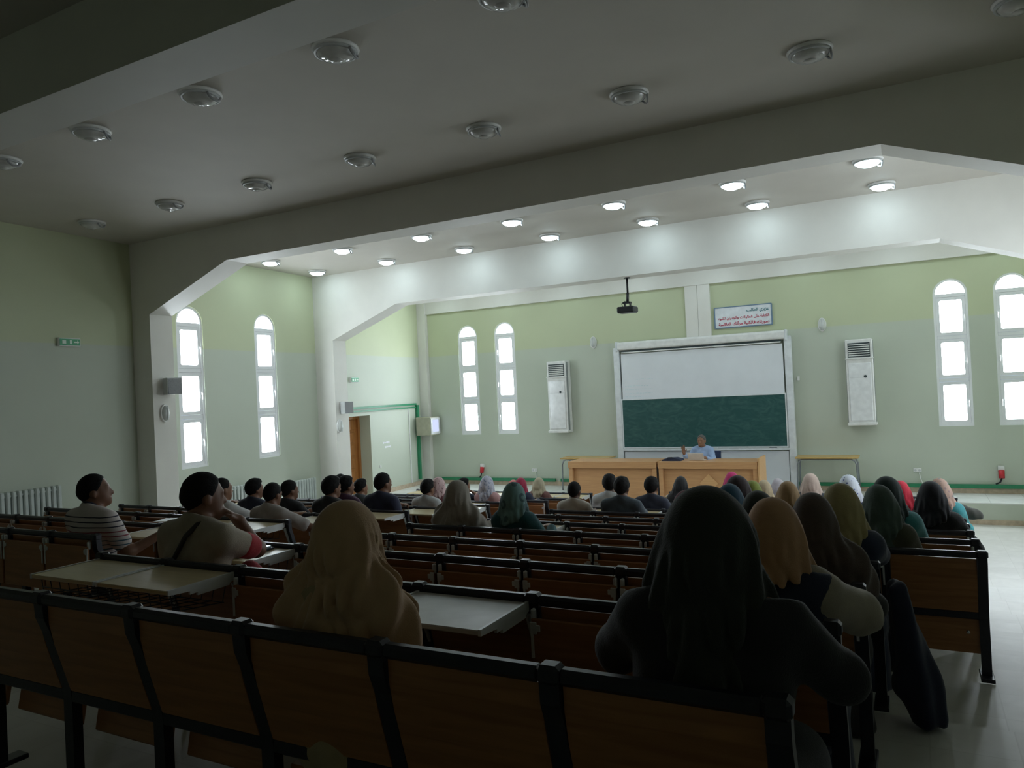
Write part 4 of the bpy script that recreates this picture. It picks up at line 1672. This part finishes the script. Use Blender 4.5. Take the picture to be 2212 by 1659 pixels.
# row, x, crown height, then looks
CENTRE = [
    dict(n=1, x=-1.75, h=.905, label='woman in a camel brown headscarf seated alone in the nearest row', fem=True, res=.0105, top=K('khaki coat', (.34, .26, .14)), scarf=BEIGE, cape=.36, full=1.14, wide=1.10, folds=.021, skin=0, robe=True, loose=.010, pose=('lap', 'lap')),
    dict(n=1, x=-.50, h=.975, label='large dark figure in a black headscarf, nearest the camera on the right', fem=True, res=.0105, top=BLACK, scarf=K('black green', (.016, .020, .014)), cape=0.44, cover=False, full=1.13, wide=1.0, folds=.016, skin=1, robe=True, pose=('akimbo', 'akimbo'), girth=1.10, straight=True, shrug=.03),
    dict(n=2, x=-.49, h=.915, label='woman in a tan headscarf and dark vest with wide cream sleeves', fem=True, res=.012, top=K('cream blouse', (.36, .31, .235)), scarf=TAN, cape=0.60, cover=False, full=1.08, wide=1.0, folds=.014, skin=0, robe=False, pose=('spread', 'prop'), loose=.010, bottom=NAVY, vest=True),
    dict(n=3, x=-.46, h=.91, label='woman in a dark brown headscarf behind the tan headscarf', fem=True, res=.014, top=K('brown black', (.020, .017, .016)), scarf=BROWN, cape=.36, full=1.08, skin=0, robe=True, pose=('desk', 'desk')),
    dict(n=4, x=-.41, h=.945, label='woman in an olive headscarf with one hand raised to her face', fem=True, res=.0125, top=NAVY, scarf=OLIVE, cape=0.47, cover=False, full=1.12, skin=0, robe=True, pose=('desk', 'chin')),
    dict(n=4, x=-.90, h=.89, label='woman in a very dark headscarf left of the olive headscarf', fem=True, top=BLACK, scarf=K('green black', (.022, .028, .022)), cape=0.53, cover=False, full=1.15, skin=1, robe=True),
    dict(n=5, x=-.24, h=.925, label='woman in a grey green headscarf and olive coat', fem=True, res=.014, top=K('dark olive', (.055, .055, .032)), scarf=K('grey green', (.055, .085, .070)), cape=0.44, cover=False, full=1.10, skin=0, robe=True, yaw=.3),
    dict(n=6, x=-.21, h=.98, label='woman in a dark green headscarf with a teal sleeve', fem=True, top=K('bright teal', (.03, .19, .20)), scarf=K('bottle green', (.012, .030, .028)), cape=0.53, cover=False, full=1.08, skin=0, robe=True, yaw=-.4),
    dict(n=7, x=.12, h=.935, label='woman all in black seated at the aisle end on the right', fem=True, res=.014, top=BLACK, scarf=K('black scarf', (.008, .008, .014)), cape=0.53, cover=False, full=1.16, wide=1.0, skin=1, robe=True, girth=1.12, pose=('desk', 'wide')),
    dict(n=9, x=-.16, h=.915, label='woman in a bright red headscarf', fem=True, top=K('red dress', (.42, .015, .03)), scarf=K('bright red', (.60, .02, .05)), cape=0.46, cover=False, skin=0, robe=True),
    dict(n=9, x=.24, h=.95, label='woman in a rose headscarf and turquoise top, half hidden at the right', fem=True, top=K('turquoise', (.05, .30, .33)), scarf=pattern_cloth('rose print', (.45, .30, .24), (.10, .32, .33), (.30, .2, .2), 22), cape=0.53, cover=False, full=1.05, skin=0, robe=True),
    dict(n=9, x=-.72, h=.98, label='woman in a white headscarf with blue dots', fem=True, top=K('dark blue print', (.05, .06, .16)), scarf=pattern_cloth('blue dots', (.68, .72, .80), (.05, .07, .30), (.05, .07, .30), 26, .22), cape=0.53, cover=False, full=1.1, skin=0, robe=True),
    dict(n=11, x=-1.38, h=.99, label='woman in a rosy beige headscarf near the right table', fem=True, top=DGREY, scarf=K('rosy beige', (.52, .40, .34)), cape=0.44, cover=False, full=1.1, skin=0, robe=True),
    dict(n=7, x=-1.14, h=.915, label='woman in an ochre headscarf in the middle of the right crowd', fem=True, top=DGREY, scarf=K('ochre', (.34, .21, .095)), cape=0.53, cover=False, full=1.05, skin=0, robe=True),
    dict(n=12, x=-2.00, h=.90, label='woman in a pale lilac grey headscarf in the front row', fem=True, top=DGREY, scarf=K('lilac grey', (.44, .40, .43)), cape=0.53, cover=False, skin=0, robe=True),
    dict(n=10, x=-1.88, h=.89, label='woman in a sand headscarf beside the lime headscarf', fem=True, top=DGREY, scarf=K('sand', (.44, .35, .22)), cape=0.53, cover=False, skin=0, robe=True),
    dict(n=8, x=-1.67, h=.905, label='woman in a lime green headscarf', fem=True, top=BLACK, scarf=K('lime', (.20, .24, .035)), cape=0.53, cover=False, full=1.06, skin=0, robe=True),
    dict(n=5, x=-1.29, h=.915, label='woman in a petrol blue headscarf', fem=True, res=.015, top=NAVY, scarf=K('petrol blue', (.012, .07, .125)), cape=0.53, cover=False, full=1.1, skin=0, robe=True),
    dict(n=6, x=-1.43, h=.975, label='tall woman in a plum brown headscarf behind the petrol blue one', fem=True, res=.015, top=BLACK, scarf=K('plum brown', (.045, .026, .030)), cape=.36, full=1.12, skin=0, robe=True),
    dict(n=12, x=-2.74, h=1.0, label='woman in a magenta headscarf against the lecture desk', fem=True, top=DGREY, scarf=K('magenta', (.44, .015, .12)), cape=0.53, cover=False, full=1.05, skin=0, robe=True),
    dict(n=4, x=-1.36, h=.885, label='woman in a wine red headscarf just over the black figure', fem=True, res=.015, top=K('grey rose', (.22, .15, .15)), scarf=K('wine', (.15, .03, .05)), cape=0.53, cover=False, full=1.06, skin=0, robe=True),
    dict(n=11, x=-3.34, h=.925, label='figure in a black headscarf below the diamond of the right desk', fem=True, top=BLACK, scarf=BLACK, cape=0.53, cover=False, skin=1, robe=True),
    dict(n=9, x=-3.20, h=.925, label='man in a dark navy jacket before the join of the lecture desks', top=K('navy jacket', (.028, .034, .06)), sleeve=1.9, hair='thick', skin=1),
    dict(n=9, x=-3.81, h=.955, label='man in a pale striped shirt before the left lecture desk', top=stripe_cloth('pale shirt', (.56, .56, .58), [(z, .006, (.40, .40, .44)) for z in (.2, .24, .28, .32, .36, .40, .44, .48, .52)]), sleeve=1.9, hair='thick', skin=3, yaw=.25),
    dict(n=8, x=-3.27, h=.93, label='broad person in a blue charcoal jacket with thick dark hair', top=CHARC, sleeve=1.9, hair='thick', skin=3, girth=1.12),
    dict(n=8, x=-3.92, h=.865, label='man in a cream shirt with cropped hair at the aisle', top=CREAM, sleeve=1.9, hair='short', skin=3),
    dict(n=5, x=-3.21, h=.90, label='woman in a mint headscarf with dark rings and a teal jumper', fem=True, res=.0135, top=TEAL, scarf=pattern_cloth('mint rings', (.13, .24, .23), (.13, .24, .23), (.055, .11, .115), 9, .36), cape=0.53, cover=False, full=1.05, skin=2, robe=True, pose=('desk', 'wide')),
    dict(n=5, x=-3.81, h=.91, label='woman in a taupe headscarf and cape at the aisle', fem=True, res=.0135, top=K('taupe coat', (.24, .21, .18)), scarf=K('taupe', (.27, .24, .20)), cape=.34, full=1.08, skin=2, robe=True, loose=.01, yaw=-.15),
    dict(n=2, x=-3.74, h=.985, label='man in a beige shirt with a dark strap across his back, hand at his chin', res=.0105, top=K('beige shirt', (.36, .31, .24)), sleeve=.66, hair='short', skin=1, pose=('lap', 'chin'), lean=.04, yaw=-.35, girth=1.14, nod=-.05, strap=True),
]
LEFT = [
    dict(m=0, x=-5.82, h=.96, label='man in a striped jersey looking to the right', res=.0115, top=STRIPE, sleeve=.66, hair='short', skin=1, pose=('lap', 'back'), yaw=-.62, nod=.10, lean=-.02, girth=1.14, dark_collar=True),
    dict(m=2, x=-5.92, h=.86, label='man in a pale marl shirt stretching his arm to the right', res=.012, top=RAGLAN, sleeve=.66, hair='short', skin=1, pose=('lap', 'reach'), yaw=.05, nod=-.15, girth=1.1),
    dict(m=2, x=-6.66, h=.905, label='man in a white T-shirt behind the beige shirted man', top=WHITE, sleeve=.6, hair='shaved', skin=0, pose=('desk', 'reach'), yaw=-.2),
    dict(m=3, x=-5.98, h=.92, label='man with thick hair in a black shirt at the aisle end', top=BLACK, sleeve=.6, hair='thick', skin=1, yaw=-.2),
    dict(m=3, x=-6.64, h=.87, label='man in a black T-shirt with a flat haircut', top=K('black tee', (.012, .013, .018)), sleeve=.6, hair='short', skin=1, yaw=-.3),
    dict(m=3, x=-7.22, h=.875, label='man in a dark navy shirt near the two windows', top=NAVY, sleeve=.6, hair='thick', skin=1, yaw=-.3),
    dict(m=4, x=-6.00, h=.965, label='tall man in an indigo shirt, his arm hanging into the aisle', top=K('indigo', (.022, .026, .06)), sleeve=.7, hair='short', skin=1, pose=('desk', 'hang'), yaw=-.3),
    dict(m=4, x=-6.61, h=.91, label='bearded man in a purple shirt before the door', top=PURPLE, sleeve=.7, hair='thick', skin=1, yaw=-.35),
    dict(m=4, x=-9.15, h=.885, label='man whose head just shows beside the beige shirted man', top=DGREY, sleeve=.7, hair='short', skin=1),
    dict(m=5, x=-7.17, h=.855, label='man with curly hair in a grey shirt before the door', top=K('slate', (.07, .085, .10)), sleeve=.7, hair='tall', skin=0, yaw=-.35),
    dict(m=5, x=-5.99, h=.865, label='man in a white shirt with a tall haircut', top=K('white shirt', (.52, .53, .54)), sleeve=.7, hair='tall', skin=1, yaw=-.1),
    dict(m=6, x=-8.40, h=.92, label='man whose crown shows above the two in front of the pillar', top=WHITE, sleeve=.7, hair='short', skin=1),
    dict(m=6, x=-6.45, h=.89, label='woman in a pink and white flowered headscarf', fem=True, top=K('rose top', (.35, .15, .17)), scarf=pattern_cloth('pink floral', (.60, .42, .42), (.20, .16, .20), (.35, .18, .20), 30, .28), cape=0.53, cover=False, skin=2, robe=True),
    dict(m=7, x=-6.16, h=.905, label='woman in a blue and white patterned headscarf and pink jacket', fem=True, top=PINK, scarf=pattern_cloth('blue white print', (.48, .48, .56), (.16, .18, .30), (.30, .32, .42), 24, .34), cape=0.50, cover=False, full=1.06, skin=2, robe=True, pose=('desk', 'wide')),
    dict(m=7, x=-6.62, h=.86, label='man resting his head on his hand beside the patterned headscarf', top=NAVY, sleeve=1.9, hair='thick', skin=0, pose=('desk', 'chin'), yaw=-.5),
    dict(m=8, x=-6.05, h=.87, label='woman in a crimson headscarf and dark coat', fem=True, top=NAVY, scarf=K('crimson', (.30, .012, .05)), cape=0.53, cover=False, full=1.06, skin=2, robe=True),
    dict(m=9, x=-6.18, h=.865, label='woman in a light khaki headscarf at the front left', fem=True, top=K('brown top', (.16, .07, .06)), scarf=K('light khaki', (.40, .35, .24)), cape=0.46, cover=False, full=1.06, skin=2, robe=True),
    dict(m=9, x=-6.72, h=.815, label='woman in a salmon headscarf behind the crimson one', fem=True, top=DGREY, scarf=K('salmon', (.55, .16, .15)), cape=0.53, cover=False, skin=2, robe=True),
]

sat_c = {n: set() for n in range(1, 14)}
sat_l = {m: set() for m in range(0, 12)}
open_c = {n: set() for n in range(1, 15)}
open_l = {m: set() for m in range(0, 13)}
for d in CENTRE:
    n = d['n']
    sat_c[n].add(int((c_right(n) - d['x']) / SW))
    open_c[n + 1].add(int((c_right(n + 1) - d['x']) / SW))
for d in LEFT:
    sat_l[d['m']].add(int((LX_R - d['x']) / SW))
    open_l[d['m'] + 1].add(int((LX_R - d['x']) / SW))
open_c[2] |= {5, 6}
open_c[10] |= {0}
open_c[5].discard(int((c_right(5) + 1.36) / SW))
open_l[2] |= {0, 1}
open_l[6] |= {0}

NTH = ['nearest', 'second', 'third', 'fourth', 'fifth', 'sixth', 'seventh', 'eighth', 'ninth', 'tenth', 'eleventh', 'twelfth', 'thirteenth']
for n in range(1, NROW + 1):
    k = c_seats(n)
    fl = set(range(k)) if n > 1 else set()
    plain = set()
    if n == 5:
        fl.discard(0)
        plain = {0}
    bench_row(k, (c_right(n), row_y(n), tier_z(n)), 0.0, NTH[n - 1] + ' row of wooden benches from the camera, middle block', 'bench rows of the middle block',
              flaps=fl, opens=open_c[n], grey={int((c_right(2) + 1.75) / SW)} if n == 2 else (), baskets={5, 6} if n == 2 else ({6} if n == 3 else ()), plain=plain, sat=sat_c[n])
bench_row(8, (c_right(13), row_y(13), FLOOR0), 0.0, 'front desk row facing the platform, middle block', 'front desk rows', flaps=set(range(8)), opens=set(range(8)), plain=set(range(8)), front_only=True)
for m in range(NL):
    bench_row(7, (LX_R, lrow(m), ltier(m)), 0.0, NTH[m] + ' row of wooden benches from the camera, block by the left wall', 'bench rows of the left block',
              flaps=set(range(7)), opens=open_l[m], sat=sat_l[m], baskets={0} if m == 2 else ())
bench_row(7, (LX_R, lrow(NL), FLOOR0), 0.0, 'front desk row facing the platform, block by the left wall', 'front desk rows', flaps=set(range(7)), opens=set(range(7)), plain=set(range(7)), front_only=True)

M_STRAP = mat('dark leather strap', (.02, .013, .010), .5)
for d in CENTRE + LEFT:
    d = dict(d)
    if 'n' in d:
        n = d.pop('n')
        loc = (d.pop('x'), row_y(n) + .22, seat_c(n))
    else:
        m = d.pop('m')
        loc = (d.pop('x'), lrow(m) + .22, seat_l(m))
    h = d.pop('h')
    lab = d.pop('label')
    strap, vest, dcol = d.pop('strap', False), d.pop('vest', False), d.pop('dark_collar', False)
    t = person(loc, 0.0, h, lab, d.pop('skin'), 'seated audience', **d)
    if strap:
        pts = [(.10, .03, .625), (.085, -.035, .610), (.06, -.085, .56), (.02, -.112, .47), (-.04, -.130, .36), (-.10, -.125, .25), (-.15, -.095, .15), (-.17, -.03, .08)]
        pts = [(x, y * 1.0 + .04 * max(z - .05, 0) - .034, z) for x, y, z in pts]
        MB().tube(pts, .013, 6).obj('shoulder_strap', M_STRAP, t, smooth=True)
        F = Field(.0095)
        S, E = np.array((.168 * 1.14, .014, .532)), np.array(ARMS['chin'][0])
        F.cone(S + (E - S) * .60, S + (E - S) * .76, .070, .067, .02)
        link('sleeve_cuff', F.mesh('sleeve_cuff'), t, (0, 0, 0), K('red cuff', (.42, .02, .03)))
    if dcol:
        Hc = Human(False, 'lap', 'lap', 0.0, -.02, .0095)
        F = Field(.0095)
        F.cone(Hc.T(0, -.010, .598), Hc.T(0, .006, .636), .076, .070, .02)
        F.cut(Hc.T(0, 0, .652), (0, .5, 1))
        F.cut(Hc.T(0, 0, .590), (0, -.3, -1))
        link('collar', F.mesh('collar'), t, (0, 0, 0), NAVY)
    if vest:
        Hv = Human(True, 'spread', 'prop', 0.0, 0.0, .013)
        F = Field(.013)
        Hv.torso(F, .042)
        F.cut(Hv.T(0, 0, .615), (0, .3, 1))
        F.cut((0, 0, .0), (0, 0, -1))
        link('vest', F.mesh('vest'), t, (0, 0, 0), NAVY)

# the lecturer
t = person((-4.05, 16.28, PLAT + .45), math.pi + .12, .895, 'lecturer in a light blue shirt with one hand raised behind the desk', 0, None, res=.0105, pose=('desk', 'raise'), yaw=-.25,
           hair='short', top=K('light blue shirt', (.33, .45, .68)), sleeve=1.75, lean=.08)
for c in t.children:
    if c.name.startswith('hair'):
        c.material_slots[0].link = 'OBJECT'
        c.material_slots[0].material = mat('greying hair', (.10, .095, .09), .6, vary=.4, scale=90)

# ================================================================== SMALL THINGS AMONG THE BENCHES
# handbag on the desk flap behind the olive headscarf
z = rail_z(row_y(4)) - .024
F = Field(.011)
F.cone((-.12, 0, .055), (.12, 0, .055), .05, .05, .03)
F.cone((-.10, 0, .10), (.10, .01, .10), .035, .035, .04)
F.cut((0, 0, .006), (0, 0, -1))
t = thing('handbag', (-.42, row_y(4) - .22, z), 'black handbag lying on the open desk flap by the aisle', 'bag')
link('body', F.mesh('handbag'), t, (0, 0, 0), mat('black leather', (.010, .010, .014), .35))
MB().tube([(-.07, -.03, .12), (-.05, -.05, .17), (.05, -.05, .17), (.07, -.03, .12)], .008, 6).obj('handle', M_BLACK, t, smooth=True)
MB().lathe([(0, -.01), (.010, -.008), (.012, 0)], 10, (.13, -.052, .08), 'Y').obj('clasp', M_CHROME, t)

# long coat hanging over the bench end
F = Field(.016)
F.cone((-.10, .04, .72), (-.02, .05, .20), .045, .105, .08)
F.cone((-.02, .05, .20), (.02, .0, .06), .115, .09, .08)
F.cone((-.12, .14, .70), (-.04, .16, .22), .045, .09, .08)
F.cut((0, 0, .01), (0, 0, -1))
F.disp(lambda X, Y, Z: .010 * np.sin(50 * X + 30 * Y))
t = tag(link('long_coat', F.mesh('long_coat'), None, (-.02, row_y(4) - .12, tier_z(5) + Z0 + .13), K('midnight blue', (.010, .014, .035))), 'long midnight blue coat hanging over the bench end at the aisle', 'coat')

# folded jacket on a desk flap further down the aisle side
F = Field(.013)
F.cone((-.14, 0, .09), (.10, .0, .07), .085, .07, .05)
F.cone((-.05, .04, .13), (.17, .0, .05), .06, .05, .05)
F.cut((0, 0, .004), (0, 0, -1))
F.disp(lambda X, Y, Z: .007 * np.sin(48 * X + 20 * Z) * np.sin(30 * Y + 9 * X))
tag(link('jacket', F.mesh('jacket'), None, (.47, row_y(10) - .20, rail_z(row_y(10)) - .026 + Z0), K('grey olive jacket', (.06, .06, .05))), 'dark grey jacket heaped on a desk flap at the aisle, beyond the woman in black', 'jacket')

# binder and bag of the beige shirted man
z = rail_z(row_y(3)) - .024
t = thing('ring_binder', (-4.05, row_y(3) - .22, z), 'pale blue binder lying open on the beige shirted man\'s desk flap', 'binder')
MB().box((0, 0, .006), (.44, .31, .012), ch=.003).obj('cover', mat('dark binder cover', (.03, .04, .06), .4), t)
MB().box((-.105, 0, .018), (.20, .28, .012), ch=.002).obj('page', mat('pale blue page', (.60, .68, .78), .25), t)
MB().box((.105, 0, .018), (.20, .28, .012), ch=.002).obj('page', MATS['pale blue page'], t)
MB().tube([(0, -.10, .02), (0, .10, .02)], .012, 8).obj('ring_spine', M_CHROME, t)
t = thing('backpack', (-3.33, row_y(2) + .25, seat_c(2)), 'red backpack with a blue pocket on the seat beside the beige shirted man', 'bag')
F = Field(.013)
F.ell((0, 0, .24), (.13, .10, .25), .03)
F.cone((-.07, 0, .08), (.07, 0, .08), .09, .09, .05)
F.cut((0, 0, .004), (0, 0, -1))
link('body', F.mesh('backpack'), t, (0, 0, 0), K('red nylon', (.34, .02, .04)))
F = Field(.012)
F.ell((.05, -.075, .24), (.085, .05, .15), .02)
link('pocket', F.mesh('pocket'), t, (0, 0, 0), K('slate blue nylon', (.14, .17, .32)))
MB().tube([(-.05, -.08, .42), (-.09, -.12, .34), (-.09, -.12, .16), (-.05, -.09, .06)], .012, 6).obj('strap', M_DARK, t, smooth=True)


def paper(x, y, z, a, label):
    t = thing('paper_sheet', (x, y, z), label, 'paper', None, a)
    MB().box((0, 0, .003), (.30, .21, .004)).box((.01, .008, .006), (.29, .205, .003), rot=rz(.06)).obj('sheet', mat('white paper', (.80, .80, .80), .5), t)


paper(-6.1, lrow(8) - .22, rail_z(lrow(8)) - .024, .1, 'white papers on the desk in front of the blue patterned headscarf')
paper(-6.65, lrow(4) - .22, rail_z(lrow(4)) - .024, -.1, 'white papers on the desk in front of the flat haircut')
paper(-6.1, lrow(6) - .22, rail_z(lrow(6)) - .024, .05, 'white papers on the desk in front of the white shirted man')
paper(-6.9, lrow(2) - .20, rail_z(lrow(2)) - .024, .3, 'grey papers on the open desk behind the white T-shirt')
